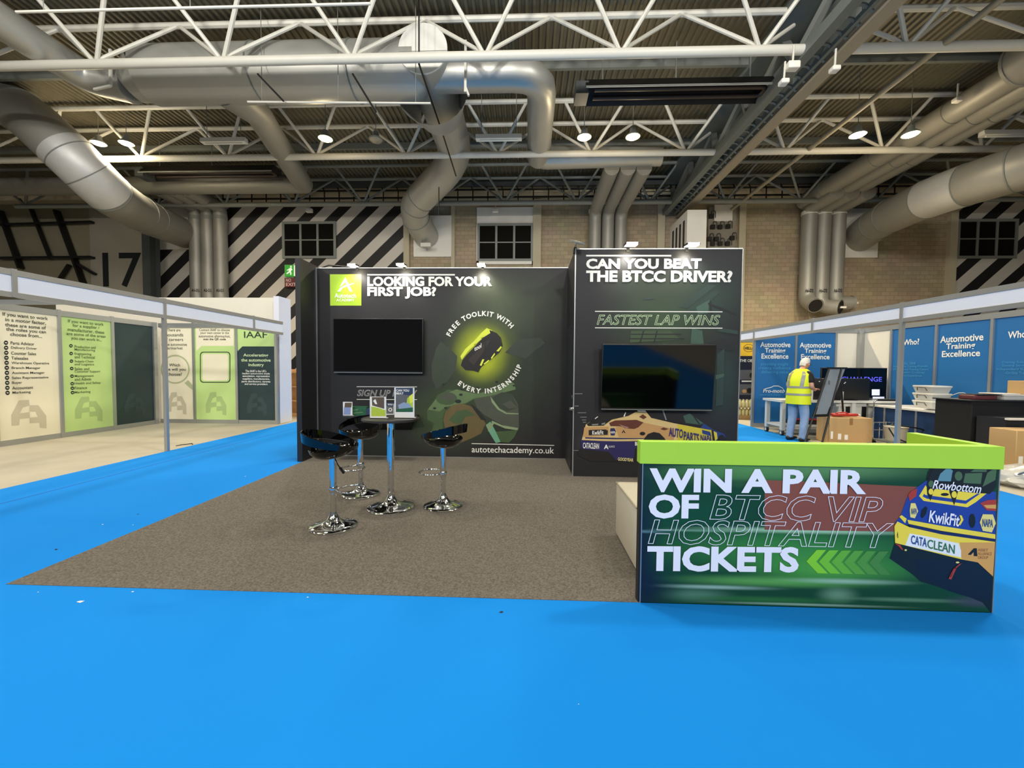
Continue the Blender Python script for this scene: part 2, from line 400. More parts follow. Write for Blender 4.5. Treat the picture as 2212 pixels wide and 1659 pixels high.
# cable tray under the pale band
t = thing('cable_tray', (0, WY-.5, zb), 'long thin cable rail with hanger rods along the top of the end wall', 'cable tray')
z1 = zw(420); z2 = zw(436)
MB().box(-25, 25, WY-.6, WY-.5, z1, z1+.06).box(-25, 25, WY-.6, WY-.5, z2, z2+.07).each('rail', BLACKM, t)
k = 0
for i in range(46):
    x = -18+i*.83
    MB().tube([(x, WY-.55, zb-.35), (x, WY-.55, z1), (x-.18, WY-.55, z1+.45), (x-.18, WY-.55, ZD-.1)], .035, 5).build('hanger_rod', BLACKM, t)
# purlins
for i, y in enumerate((2.6, 5.2, 7.8, 14.2, 19.0)):
    struct(MB().box(-34, 34, y-.06, y+.06, ZD-.28, ZD-.01).build('beam_%d' % (i+1), STEELG), 'roof purlin')
struct(MB().box(-34, 34, 22.4, 22.55, ZD-.5, ZD-.01).build('beam_6', STEELD))
# roof trusses: one bottom chord, two top chords, splayed bracing
def truss(y, x0, x1, label, m_, nodes0=-1.25, sp=3.75):
    t = thing('roof_truss', (x0, y, ZC), label, 'truss', 'roof trusses')
    r = .125
    MB().tube([(x0, y, ZC), (x1, y, ZC)], r, 12).build('bottom_chord', m_, t)
    MB().tube([(x0, y-.72, ZT), (x1, y-.72, ZT)], .09, 8).build('top_chord', m_, t)
    MB().tube([(x0, y+.72, ZT), (x1, y+.72, ZT)], .09, 8).build('top_chord', m_, t)
    k = int((x0-nodes0)//sp)
    while True:
        xn = nodes0+sp*k; k += 1
        if xn > x1: break
        for dx, dy, rr in ((-1.15, -.72, .06), (1.15, -.72, .06), (-1.87, .72, .055), (1.87, .72, .055)):
            a = Vector((xn+.06*(1 if dx > 0 else -1), y, ZC+.1)); b = Vector((xn+dx, y+dy, ZT))
            if a.x < x0 or a.x > x1: continue
            if b.x < x0: tt = (x0-a.x)/(b.x-a.x); b = a.lerp(b, tt)
            if b.x > x1: tt = (x1-a.x)/(b.x-a.x); b = a.lerp(b, tt)
            MB().tube([a, b], rr, 8).build('brace', m_, t)
LEFTN = ('first', 'second', 'third')
TY = (11.5, 16.65, 21.4)
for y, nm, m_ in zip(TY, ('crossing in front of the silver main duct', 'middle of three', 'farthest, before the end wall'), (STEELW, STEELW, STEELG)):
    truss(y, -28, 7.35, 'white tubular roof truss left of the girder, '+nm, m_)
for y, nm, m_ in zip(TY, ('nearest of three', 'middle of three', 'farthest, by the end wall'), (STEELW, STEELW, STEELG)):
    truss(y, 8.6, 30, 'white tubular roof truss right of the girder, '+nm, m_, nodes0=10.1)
# the big girder
t = thing('roof_girder', (8, 10, 9.85), 'deep grey steel girder running into the hall below the roof', 'girder')
GS = mat('girder_steel', (104, 110, 106), rough=.55, vary=.06)
GC = mat('girder_flange', (150, 140, 122), rough=.6, vary=.05)
MB().box(8.12, 8.5, -6, 22.9, 9.84, 9.92).box(8.26, 8.36, -6, 22.9, 9.92, 10.3).each('flange', GC, t)
MB().box(7.35, 7.62, -6, 22.9, 9.95, 10.25).box(7.95, 8.05, -6, 22.9, 10.0, 10.12).each('bottom_chord', GS, t)
MB().box(7.3, 8.55, -6, 22.9, 11.55, 11.9).build('top_chord', GS, t)
MB().box(8.3, 8.33, -6, 22.9, 10.2, 11.6).build('web', GS, t)
GB = mat('girder_brace', (112, 116, 112), rough=.55, vary=.06)
for i in range(-2, 10):
    y = i*2.4
    MB().bar((7.48, y, 10.2), (7.9, y+1.2, 11.6), .22, .2).build('brace', GB, t)
    MB().bar((7.48, y+2.4, 10.2), (7.9, y+1.2, 11.6), .18, .16).build('brace', GB, t)
    MB().bar((8.2, y+1.2, 10.2), (8.2, y+1.2, 11.6), .14, .14).build('post', GS, t)
for i in range(72):
    y = -5.5+i*.39
    MB().tube([(7.62, y, 10.02), (7.7, y+.02, 10.12), (7.9, y+.06, 10.12), (8.1, y+.08, 9.98)], .045, 6).build('batten', GS, t)
# ================================================================== ducts
class Rings(list):
    def build(s, name, m_, t): return [mb.build(name, m_, t) for mb in s]
def ring(s, p, d, r, w=.05):
    p = Vector(p); d = Vector(d).normalized(); s.append(MB().tube([p-d*w/2, p+d*w/2], r*1.035, 28))
YD = 12.8
def D(px, py, y=YD): return P(px, py, Y=y)
t = thing('air_duct', tuple(D(600, 159)), 'huge silver main duct running across the hall behind the nearest truss', 'duct', 'silver roof ducts')
a, b = D(325, 159), D(905, 159); b.z = a.z = (a.z+b.z)/2
R1 = .81
mb = MB().tube([a, b], R1, 40)
mb.build('trunk', GALV, t)
mb = Rings()
for k in (.42, .77): ring(mb, a.lerp(b, k), (1, 0, 0), R1, .03)
mb.build('seam_ring', STEELG, t)
la = D(285, 181); la.z = a.z-.33
MB().lathe([(R1, 0), (.47, (a-la).length)], a, 36, ax=la-a).build('reducer', GALV, t)
lc = Vector((D(187, 178).x, YD, la.z+.3)); le = Vector((lc.x-.1, 1.0, lc.z+.08))
pth = fillet([la, lc, le], 1.15, 5)
MB().tube(pth, [.47]+[.45]*(len(pth)-1), 32).build('elbow_run', GALV, t)
rb = Vector((D(960, 172).x, YD, a.z-.15)); rc = Vector((D(1172, 172).x, YD, rb.z)); rd = Vector((rc.x+.02, 17.75, rc.z)); re = Vector((P(1428, 350, Y=17.75).x, 17.75, rc.z-.03))
MB().lathe([(R1*.98, 0), (.6, .35), (.48, .6)], b, 36, ax=(1, 0, 0)).build('reducer', GALV, t)
MB().tube(fillet([Vector((b.x+.5, YD, rb.z)), rc, rd], .95, 4), .475, 32).build('elbow_run', GALV, t)
mb = Rings(); ring(mb, rd+Vector((0, -1.0, 0)), (0, 1, 0), .475, .04); mb.build('seam_ring', STEELG, t)
MB().tube(fillet([rd+Vector((0, -.9, 0)), rd, re], .7, 4), [.46]*6+[.36], 28).build('header', GALV, t)
st = D(1012, 175); MB().bar((st.x, YD-.6, st.z+.75), (st.x, YD-.62, st.z-.75), .07, .05).bar((st.x, YD-.62, st.z-.6), (st.x+.1, YD-.6, st.z-.85), .07, .05).build('bracket', STEELW, t)
st = D(281, 180); MB().bar((st.x, YD-.6, st.z+.6), (st.x, YD-.62, st.z-.5), .07, .05).bar((st.x, YD-.62, st.z-.5), (st.x-.6, YD-.55, st.z-.55), .06, .06).build('bracket', STEELW, t)
# duct along the hall with the round end cap
c0 = P(913, 104, Y=12.0)
t = thing('air_duct', tuple(c0), 'silver duct with a round white end cap, bending down to the end wall', 'duct', 'silver roof ducts')
q = [c0, Vector((c0.x, 18.2, c0.z)), P(885, 452, Y=20.9), P(922, 512, Y=22.95)]
pth = fillet(q, 1.5, 6)
MB().tube(pth, .7, 36, caps=False).build('pipe', GALV, t)
MB().tube([c0, c0+Vector((0, .06, 0))], .72, 36).build('end_cap', mat('end_cap_metal', (225, 225, 218), rough=.5, metal=.2, vary=.05, scale=5), t)
MB().box(c0.x-.7, c0.x+.7, c0.y-.012, c0.y-.002, c0.z-.09, c0.z-.08).build('seam', STEELG, t)
mb = Rings()
for i in (8, 10, 13, 15):
    if i < len(pth)-1: ring(mb, pth[i], pth[i+1]-pth[i-1], .7, .03)
mb.build('seam_ring', STEELG, t)
w0 = Vector((c0.x, 13.2, c0.z-.35)); MB().lathe([(1.15, 0), (.95, .6), (.72, 1.3)], w0, 32, ax=(0, 1, -.02)).build('saddle', GALV, t)
v0 = P(925, 526, Y=22.4); MB().box(v0.x-.35, v0.x+.2, 22.1, 22.3, v0.z-.25, v0.z-.05).build('access_flap', STEELW, t)
# left: broad sagging duct
def path_px(l): return [P(x, y, Y=d) for x, y, d in l]
t = thing('air_duct', tuple(P(150, 330, Y=14.4)), 'fat grey duct sagging down to the striped wall beside the number 17', 'duct', 'silver roof ducts')
q = fillet(path_px([(-140, 150, 15.6), (40, 232, 14.9), (138, 322, 14.5), (235, 420, 15.6), (312, 468, 19.0), (402, 506, 22.9)]), 1.6, 5)
n = len(q); MB().tube(q, [.8]*n, 36).build('pipe', DUCTD, t)
mb = Rings()
for i in (4, 10, 13, 16, 20, 22):
    if i < n-1: ring(mb, q[i], q[i+1]-q[i-1], .8, .035)
mb.build('seam_ring', STEELG, t)
i0 = q[10]; MB().tube(q[9:17], .815, 36, caps=False).build('foil_wrap', mat('foil_wrap', (196, 196, 194), rough=.45, metal=.3, vary=.08, scale=4, bump=.2), t)
# right: broad duct
t = thing('air_duct', tuple(P(2100, 390, Y=16.8)), 'fat grey duct sweeping in from the right above the blue posters', 'duct', 'silver roof ducts')
q = fillet(path_px([(2420, 300, 13.6), (2170, 373, 15.6), (2010, 425, 18.0), (1900, 478, 21.2), (1856, 512, 22.9)]), 1.4, 5); n = len(q)
MB().tube(q, .8, 36).build('pipe', DUCTD, t)
mb = Rings()
for i in (3, 6, 10, 13, 16):
    if i < n-1: ring(mb, q[i], q[i+1]-q[i-1], .8, .035)
mb.build('seam_ring', STEELG, t)
MB().tube(q[6:11], .815, 36, caps=False).build('foil_wrap', _M['foil_wrap'], t)
# branch from the main duct to a cross duct
e0 = D(478, 190); e1 = P(655, 398, Y=20.0)
t = thing('air_duct', tuple(e0), 'grey branch duct slanting back from the main duct to a straight cross duct', 'duct', 'silver roof ducts')
MB().tube([Vector((e0.x, YD+.3, a.z-.2)), Vector((e0.x+.25, 14.2, a.z-.35)), e1], [.62, .45, .45], 28).build('branch', DUCTD, t)
f0 = P(-160, 410, Y=20.0)
MB().tube([Vector((f0.x, 20, e1.z)), Vector((e1.x+.2, 20, e1.z))], .42, 26).build('cross_pipe', DUCTD, t)
# three header drops
for i, (xa, xb, lb) in enumerate(((1322, 1284, 'left'), (1357, 1312, 'middle'), (1392, 1340, 'right'))):
    s0 = P(xa, 362, Y=17.8); s1 = Vector((s0.x, 21.6, s0.z-.05)); s2 = P(xb+2, 446, Y=22.35)
    t = thing('riser_duct', (s2.x, 22.35, 4), 'grey riser duct above the black tower, %s one of three' % lb, 'duct', 'wall riser ducts')
    p0 = Vector((s2.x, 22.4, s0.z-.05))
    MB().tube(fillet([s0, p0, Vector((s2.x, 22.4, .6))], .6, 5), .33, 24).build('pipe', DUCTD, t)
    MB().tube([Vector((s2.x, 22.4, s2.z-.35)), Vector((s2.x, 22.4, s2.z-.15))], .345, 24).build('collar', STEELW, t)
    MB().tube([Vector((s2.x, 22.4, .0)), Vector((s2.x, 22.4, .6))], .3, 20).build('foot', DUCTD, t)
for xb, zs, lb, tx in ((421, 0, 'left', 'A1-D2'), (447, 0, 'middle', 'A2-D2'), (474, 0, 'right', 'A3-D2')):
    s2 = P(xb, 452, Y=22.35)
    t = thing('riser_duct', (s2.x, 22.35, 4), 'grey riser duct on the striped wall, %s one of three' % lb, 'duct', 'wall riser ducts')
    MB().tube(fillet([Vector((s2.x-.05, 20.2, s2.z+.15)), Vector((s2.x, 22.4, s2.z+.12)), Vector((s2.x, 22.4, 0))], .4, 5), .34, 24).build('pipe', DUCTD, t)
    MB().tube([Vector((s2.x, 22.4, s2.z-.6)), Vector((s2.x, 22.4, s2.z-.4))], .355, 24).build('collar', STEELG, t)
    Sheet('Y', 22.04, 1, t).text('lettering', BLACKT, [(tx, xb-7, xb+10, 624, 630, {'bold': .02})])
for xb, xt, lb, dr, bot in ((1741, 1750, 'left', (-.05, -.55, -.25), 650), (1771, 1780, 'middle', (.35, -.5, -.1), 662), (1803, 1807, 'right', (.55, -.1, 0), 655)):
    s2 = P((xb+xt)/2, 452, Y=22.35); k = P((xb+xt)/2, bot, Y=22.35)
    xx = P(xb+5, 540, Y=22.4).x
    t = thing('riser_duct', (xx, 22.4, k.z), 'grey riser duct with open outlet right of the black tower, %s one of three' % lb, 'duct', 'wall riser ducts')
    q = fillet([Vector((xx, 20.5, s2.z+.12)), Vector((xx, 22.4, s2.z+.1)), Vector((xx-.02, 22.4, k.z)), Vector((xx-.02, 22.4, k.z))+Vector(dr)*1.5], .45, 5)
    MB().tube(q, .36, 24, caps=True).build('pipe', DUCTD, t)
    MB().tube([Vector((xx, 22.4, s2.z-.3)), Vector((xx, 22.4, s2.z-.1))], .38, 24).build('collar', STEELW, t)
    dd = (q[-1]-q[-2]).normalized()
    MB().tube([q[-1]-dd*.02, q[-1]+dd*.012], .33, 24).build('outlet', BLACKM, t)
    MB().tube([q[-1]-dd*.1, q[-1]+dd*.0], .385, 24, caps=False).build('rim', DUCTD, t)
    if lb != 'left':
        MB().box(q[-1].x-.27, q[-1].x+.27, q[-1].y-.04, q[-1].y-.02, q[-1].z-.05, q[-1].z+.05).build('damper', WHITEP, t)
    Sheet('Y', 22.02, 1, t).text('lettering', BLACKT, [('A6-D2', xb-2, xb+16, 624, 631, {'bold': .02})])
# bundle of slim ducts along the hall on the right
bz = P(1770, 430, Y=22.0).z
for dx, dz, r, lb in ((-.55, .1, .4, 'left'), (.22, .0, .34, 'middle'), (.9, .06, .34, 'right')):
    bx = P(1776, 430, Y=22.0).x+dx
    t = thing('air_duct', (bx, 17, bz+dz), 'slim grey roof duct right of the girder, %s one of the bundle of three' % lb, 'duct', 'bundled slim ducts')
    MB().tube([(bx, 12.6 if dx < 0 else 8, bz+dz), (bx, 22.6, bz+dz)], r, 24).build('pipe', DUCTD, t)
    mb = Rings()
    for y in (15, 18, 21): ring(mb, (bx, y, bz+dz), (0, 1, 0), r, .03)
    mb.build('seam_ring', STEELG, t)
cx = P(2185, 150, Y=12.6); t = thing('air_duct', tuple(cx), 'wide grey duct at the top right edge above the bundle of slim ducts', 'duct', 'silver roof ducts')
MB().tube([(cx.x+.25, 12.55, cx.z+.12), (cx.x+.25, 3, cx.z+.12)], .62, 30).build('pipe', DUCTD, t)
MB().tube([(cx.x+.25, 12.52, cx.z+.12), (cx.x+.25, 12.6, cx.z+.12)], .64, 30).build('end_cap', DUCTD, t)
tag(MB().tube([(10.95, -4, ZC+.02), (10.95, 22.5, ZC+.02)], .085, 10).build('conduit', mat('conduit_grey', (150, 142, 122), rough=.5, vary=.04)), 'long straight grey pipe running into the hall right of the girder', 'pipe')
# radiant heaters
for (x0, x1, yc, d, lb) in ((1262, 1660, 193, 13.3, 'long black tube heater under the roof left of the girder'), (318, 600, 372, 18.6, 'long black tube heater behind the middle truss on the left')):
    A = P(x0, yc, Y=d); B = P(x1, yc, Y=d); A.z = B.z = (A.z+B.z)/2
    t = thing('tube_heater', tuple(A.lerp(B, .5)), lb, 'heater', 'tube heaters')
    mb = MB()
    pr = [(-.45, -.2), (-.25, .18), (.25, .18), (.45, -.2)]
    n4 = len(pr); mb.add([(A.x, d+y, A.z+z) for y, z in pr]+[(B.x, d+y, A.z+z) for y, z in pr], [(i, i+1, n4+i+1, n4+i) for i in range(3)])
    mb.build('reflector', BLACKM, t, fixn=False)
    MB().tube(fillet([(A.x+.3, d-.2, A.z-.1), (B.x-.15, d-.2, A.z-.1), (B.x-.15, d+.2, A.z-.1), (A.x+.3, d+.2, A.z-.1)], .18, 5), .07, 10).build('tube', mat('burnt_tube', (44, 30, 24), rough=.5, vary=.2), t)
    MB().box(A.x-.3, A.x+.1, d-.32, d+.3, A.z-.28, A.z+.1).build('burner', STEELD, t)
    for k in (.1, .5, .9): q = A.lerp(B, k); MB().tube([(q.x, d, A.z+.15), (q.x, d, ZD-.05)], .02, 5).build('hanger', STEELG, t)
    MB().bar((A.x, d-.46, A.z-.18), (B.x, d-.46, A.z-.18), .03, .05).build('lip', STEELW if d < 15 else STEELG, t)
# fluorescent battens
for (x0, x1, yc, d, lb) in ((436, 532, 306, 15.6, 'white strip light hanging below the roof left of the branch duct'), (1028, 1127, 299, 15.6, 'white strip light hanging right of the capped duct'), (2120, 2230, 290, 15.6, 'white strip light hanging at the right edge of the picture')):
    A = P(x0, yc, Y=d); B = P(x1, yc, Y=d)
    t = thing('strip_light', tuple(A.lerp(B, .5)), lb, 'strip light', 'unlit strip lights')
    z = (A.z+B.z)/2
    MB().add([(x, d+y, z+h) for x in (A.x, B.x) for y, h in ((-.12, -.05), (.12, -.05), (.09, .12), (-.09, .12))], [(0, 1, 2, 3), (7, 6, 5, 4), (0, 4, 5, 1), (1, 5, 6, 2), (2, 6, 7, 3), (3, 7, 4, 0)]).build('housing', mat('white_tray', (225, 224, 214), rough=.4, vary=.02), t)
    MB().tube([(A.x+.15, d-.0, z-.08), (B.x-.15, d, z-.08)], .03, 8).build('tube', mat('white_tube', (235, 232, 220), rough=.3, vary=0), t)
    for k in (.12, .88): q = A.lerp(B, k); MB().tube([(q.x, d, z+.1), (q.x, d, ZD-.05)], .012, 5).build('hanger', STEELG, t)
# high bay lamps seen lit
HB = ((213, 310, 'lit high bay lamp at the far left, first of two beside the fat duct'), (273, 310, 'lit high bay lamp at the far left, second of two beside the fat duct'), (703, 300, 'lit high bay lamp alone between the branch duct and the capped duct'),
      (1262, 297, 'lit high bay lamp above the silver header, left of the pair'), (1367, 296, 'lit high bay lamp above the silver header, right of the pair'), (1853, 292, 'lit high bay lamp right of the girder, left of the pair'), (1967, 291, 'lit high bay lamp beside the slim ducts, right of the pair'),
      (812, 303, 'unlit high bay lamp just left of the capped duct'))
for x, y, lb in HB:
    lit = not lb.startswith('unlit')
    c = P(x, y, Y=16.1 if x < 300 else 15.0)
    t = thing('high_bay_lamp', tuple(c), lb, 'lamp', 'high bay lamps')
    MB().lathe([(.02, .32), (.1, .3), (.12, .16), (.25, .04), (.26, .0), (.24, .0)], c, 24).build('reflector', STEELG, t)
    MB().lathe([(.235, .01), (.17, -.04), (.001, -.08)], c, 24).build('lens', (LAMPG if x in (703, 1262, 1367) else LAMPW) if lit else mat('unlit_lens', (150, 140, 120), rough=.2, vary=0), t)
    MB().tube([c+Vector((0, 0, .3)), (c.x, c.y, ZD+.05)], .012, 5).build('cord', STEELG, t)
    if lit:
        spot('high_bay_beam', (c.x, c.y, c.z-.12), 1300 if x < 300 else 2100, cone=155, size=.25, target=(c.x, c.y, 0), col=(1, .86, .62))
        omni('high_bay_glow', (c.x, c.y, c.z-.45), 60, col=(1, .8, .5), size=.2)
# small wall and girder fittings
for px, py, d, lb, sz in ((668, 455, 22.4, 'small white floodlight on the striped wall above the window grille', .35), (1070, 455, 22.5, 'small white floodlight above the middle window', .32), (1712, 143, 10.9, 'round white loudspeaker on the near side of the girder', .3), (1693, 178, 10.9, 'small square white box hanging below the loudspeaker on the girder', .2), (2068, 216, 14, 'small white sensor under the roof above the slim ducts', .22), (1803, 150, 10.9, 'white ring shaped fitting under the girder', .2)):
    c = P(px, py, Y=d); t = thing('ceiling_fitting', tuple(c), lb, 'fitting')
    MB().rbox(c.x-sz/2, c.x+sz/2, c.y-.1, c.y+.1, c.z-sz*.3, c.z+sz*.3, .03).build('housing', WHITEP, t)
    MB().tube([c+Vector((0, 0, sz*.25)), c+Vector((.05, .05, .55))], .025, 6).build('arm', STEELW, t)
for (x0, y0, x1, y1, d, lb) in ((535, 220, 930, 223, 11.9, 'thin white pipe hanging below the main duct'), (35, 26, 800, 8, 9.0, 'thin pale pipe crossing above the nearest truss')):
    A = P(x0, y0, Y=d); B = P(x1, y1, Y=d); t = thing('conduit', tuple(A), lb, 'pipe')
    MB().tube([A, B], .028, 8).build('pipe', STEELW, t)
    for k in (.08, .5, .92): q = A.lerp(B, k); MB().tube([q, (q.x, q.y, ZD+.05)], .01, 5).build('hanger', STEELG, t)
# electrical board and vent cabinet above the black tower
t = thing('vent_cabinet', tuple(P(1505, 500, Y=22)), 'tall cream metal cabinet with side vents under the end of the girder', 'cabinet')
c0 = P(1483, 536, Y=20.6); c1 = P(1527, 453, Y=20.6)
MB().box(c0.x, c1.x, 20.6, 22.999, c0.z-2, c1.z).build('body', WHITEP, t)
mb = MB()
for k in range(4): mb.box(c0.x-.02, c0.x, 20.9+k*.5, 21.1+k*.5, c0.z, c1.z-.4)
mb.build('vent', BLACKM, t)
t = thing('electrical_board', tuple(P(1557, 490, Y=22.8)), 'grey board of black socket boxes and cables beside the cream cabinet', 'electrical board')
b0 = P(1529, 536, Y=22.8); b1 = P(1590, 447, Y=22.8)
MB().box(b0.x, b1.x, 22.8, 22.999, b0.z-.5, b1.z).build('back_board', mat('board_grey', (140, 134, 120), rough=.7, vary=.05), t)
q0 = P(1543, 478, Y=22.7); q1 = P(1583, 442, Y=22.7); MB().box(q0.x, q1.x, 22.7, 22.8, q0.z, q1.z).build('notice', WHITEP, t)
for px, py in ((1537, 467), (1540, 490), (1556, 490), (1573, 489), (1533, 516), (1548, 516), (1582, 514), (1540, 526), (1556, 526), (1572, 526)):
    c = P(px, py, Y=22.7); MB().box(c.x-.11, c.x+.11, 22.66, 22.8, c.z-.11, c.z+.11).build('socket_box', BLACKM, t)
    MB().tube(fillet([c+Vector((0, -.02, .1)), c+Vector((0, -.02, .28)), c+Vector((.2, -.02, .28)), c+Vector((.2, -.02, -.1))], .08, 3), .018, 6).build('cable', BLACKM, t)
# exit signs
t = thing('exit_sign', tuple(P(627, 585, Y=22.78)), 'green emergency exit sign with a white running man', 'sign')
c0 = P(615, 597, Y=22.78); c1 = P(639, 572, Y=22.78)
MB().box(c0.x, c1.x, 22.78, 22.94, c0.z, c1.z).build('board', mat('exit_green', (40, 150, 40), rough=.4, vary=.02, emit=.4), t)
s = Sheet('Y', 22.78, 1, t, .004)
W = mat('sign_white', (235, 245, 225), rough=.4, vary=0, emit=.4)
s.polys('symbol', [(W, [(627, 574), (630, 574), (630, 578), (627, 578)]), (W, [(624, 580), (630, 578), (629, 586), (624, 587)]), (W, [(624, 581), (620, 583), (620, 585), (625, 583)]), (W, [(629, 579), (632, 583), (630, 584), (628, 582)]), (W, [(624, 586), (628, 586), (630, 590), (629, 594), (627, 594), (627, 590)]), (W, [(624, 586), (626, 588), (621, 592), (618, 591)]), (W, [(635, 573), (638, 573), (638, 596), (635, 596)])])
t = thing('exit_sign', tuple(P(627, 610, Y=22.78)), 'dark red NO EXIT sign below the green running man sign', 'sign')
c0 = P(615, 620, Y=22.78); c1 = P(639, 600, Y=22.78)
MB().box(c0.x, c1.x, 22.78, 22.94, c0.z, c1.z).build('board', mat('exit_red', (88, 22, 22), rough=.4, vary=.02), t)
Sheet('Y', 22.78, 1, t, .004).text('lettering', mat('sign_pink', (226, 190, 186), rough=.4, vary=0), [('NO', 618, 629, 602, 609, {'bold': .01}), ('EXIT', 618, 640, 611, 618, {'bold': .01})])

# thin black tie rods and drop pipe
for pts, lb in ((((905, 138, 11.6), (955, 285, 14.5), (985, 380, 17.3)), 'thin black tie rod running down in front of the capped duct'), (((557, 160, 11.9), (612, 218, 11.7)), 'short black rod under the main duct, left of another one'), (((762, 160, 11.9), (812, 242, 11.7)), 'short black rod under the main duct, left of the capped duct'), (((985, 382, 18.6), (948, 382, 18.7), (948, 464, 18.9)), 'black drop pipe beside the bend of the capped duct')):
    pts = [P(x, y, Y=d) for x, y, d in pts]
    mb = MB().tube(pts, .028, 8)
    if len(pts) > 2: mb.tube([pts[0], (pts[0].x, pts[0].y, ZD+.04)], .02, 6)
    tag(mb.build('tie_rod', BLACKM), lb, 'rod')
# ================================================================== carpets
BLUE = mat('blue_carpet', (16, 130, 214), rough=.9, vary=.05, scale=.9, bump=.0, spec=.15)
def carpet_mat():
    mt = mat('grey_carpet', (98, 92, 82), rough=.95, vary=0, spec=.1); nt = mt.node_tree; L = nt.links; b = nt.nodes['Principled BSDF']
    g = nt.nodes.new('ShaderNodeNewGeometry'); nz = nt.nodes.new('ShaderNodeTexNoise'); nz.inputs['Scale'].default_value = 70; nz.inputs['Detail'].default_value = 8; nz.inputs['Roughness'].default_value = .8
    L.new(g.outputs['Position'], nz.inputs['Vector']); cr = nt.nodes.new('ShaderNodeValToRGB')
    cr.color_ramp.elements[0].position = .3; cr.color_ramp.elements[0].color = rgb((62, 57, 50)); cr.color_ramp.elements[1].position = .72; cr.color_ramp.elements[1].color = rgb((138, 130, 118))
    L.new(nz.outputs['Fac'], cr.inputs[0]); L.new(cr.outputs[0], b.inputs['Base Color']); return mt
tag(MB().box(-6.15, 5.85, -13.5, 2.5, 0, .006).box(-6.15, -3.44, 2.5, 17, 0, .006).box(2.83, 5.85, 2.5, 17, 0, .006).box(-3.44, 2.83, 7.6, 17, 0, .006).build('aisle_carpet', BLUE), 'bright blue exhibition carpet covering the aisles around the black stand', 'carpet')
tag(MB().box(-3.44, 2.83, 2.5, 6.9, 0, .009).build('stand_carpet', carpet_mat()), 'speckled dark grey carpet square under the bar stools', 'carpet')
# thin darker strip along the blue carpet and the rolled up corner by the wing wall
tag(MB().box(P(0, 1091, Z=0).x-.03, P(554, 947, Z=0).x+.03, -4, 16, .0055, .0075).build('carpet_strip', mat('darker_blue', (8, 100, 182), rough=.9, vary=.1)), 'narrow darker strip running along the blue aisle carpet on the left', 'carpet seam')
# ================================================================== the black stand
LIME = mat('lime_board', (172, 218, 62), rough=.45, vary=.02)
LIMEP = mat('lime_print', (170, 208, 40), rough=.45, vary=.02)
def pY(px, py, Y): q = P(px, py, Y=Y); return (q.x, q.y, q.z)
WF = 6.5; ZW = 3.08
BW = [(pY(1060, 800, WF), (1.55, 1, 1.5), (52, 66, 40), .9), (pY(1100, 660, WF), (1.2, 1, .8), (74, 84, 58), .8), (pY(960, 900, WF), (1.0, 1, .75), (62, 84, 40), .8),
      (pY(1045, 762, WF), (.72, 1, .72), (110, 124, 30), .85), (pY(1040, 762, WF), (.52, 1, .55), (196, 210, 30), 1.0, .15), (pY(820, 960, WF), (.7, 1, .45), (30, 40, 26), .8)]
PW = printed('stand_wall_print', (36, 34, 35), BW, rough=.5, noise=.35, nscale=2.2, ncol=(25, 27, 25), spec=.4)
t = thing('exhibition_wall', (-1.4, WF, 0), 'black printed back wall with the headline about a first job and a green logo', 'exhibition wall')
MB().box(-3.44, .64, WF, WF+.08, .0095, ZW).build('panel', PW, t)
MB().box(-3.52, -3.44, 6.04, WF+.08, .0095, ZW+.03).build('side_wing', BLACKB, t)
MB().box(-3.44, .64, WF-.012, WF-.001, 0, .02).box(-3.44, .64, WF-.006, WF-.001, ZW-.014, ZW).box(-3.44, -3.425, WF-.01, WF-.001, 0, ZW).each('edge_trim', ALU, t)
s = Sheet('Y', WF, 1, t)
# workshop picture printed on the wall
T = lambda L, ox, oy, sc: [(ox+x/sc, oy+y/sc) for x, y in L]
tb = lambda *L: T(L, 920, 650, 5.027)
G1 = mat('ink_sage', (92, 116, 72), rough=.5, vary=.25, scale=5); G2 = mat('ink_moss', (62, 84, 46), rough=.5, vary=.25, scale=5); G3 = mat('ink_olive', (98, 84, 46), rough=.5, vary=.2, scale=6)
G4 = mat('ink_grey_green', (72, 76, 62), rough=.5, vary=.2, scale=5); G5 = mat('ink_pale_green', (132, 150, 110), rough=.5, vary=.15); GK = mat('ink_black_green', (22, 28, 18), rough=.5, vary=.1)
YK = mat('ink_yellow', (222, 232, 70), rough=.5, vary=.06); BK = mat('ink_black', (22, 18, 14), rough=.5, vary=.15)
TEAL = mat('ink_teal', (104, 160, 128), rough=.5, vary=.1); G6 = mat('ink_dark_moss', (50, 60, 42), rough=.5, vary=.25, scale=4)
def ell(cx, cy, rx, ry, n=20, a0=0, a1=360): return [(cx+rx*math.cos(math.radians(a0+(a1-a0)*i/n)), cy+ry*math.sin(math.radians(a0+(a1-a0)*i/n))) for i in range(n if a1-a0 == 360 else n+1)]
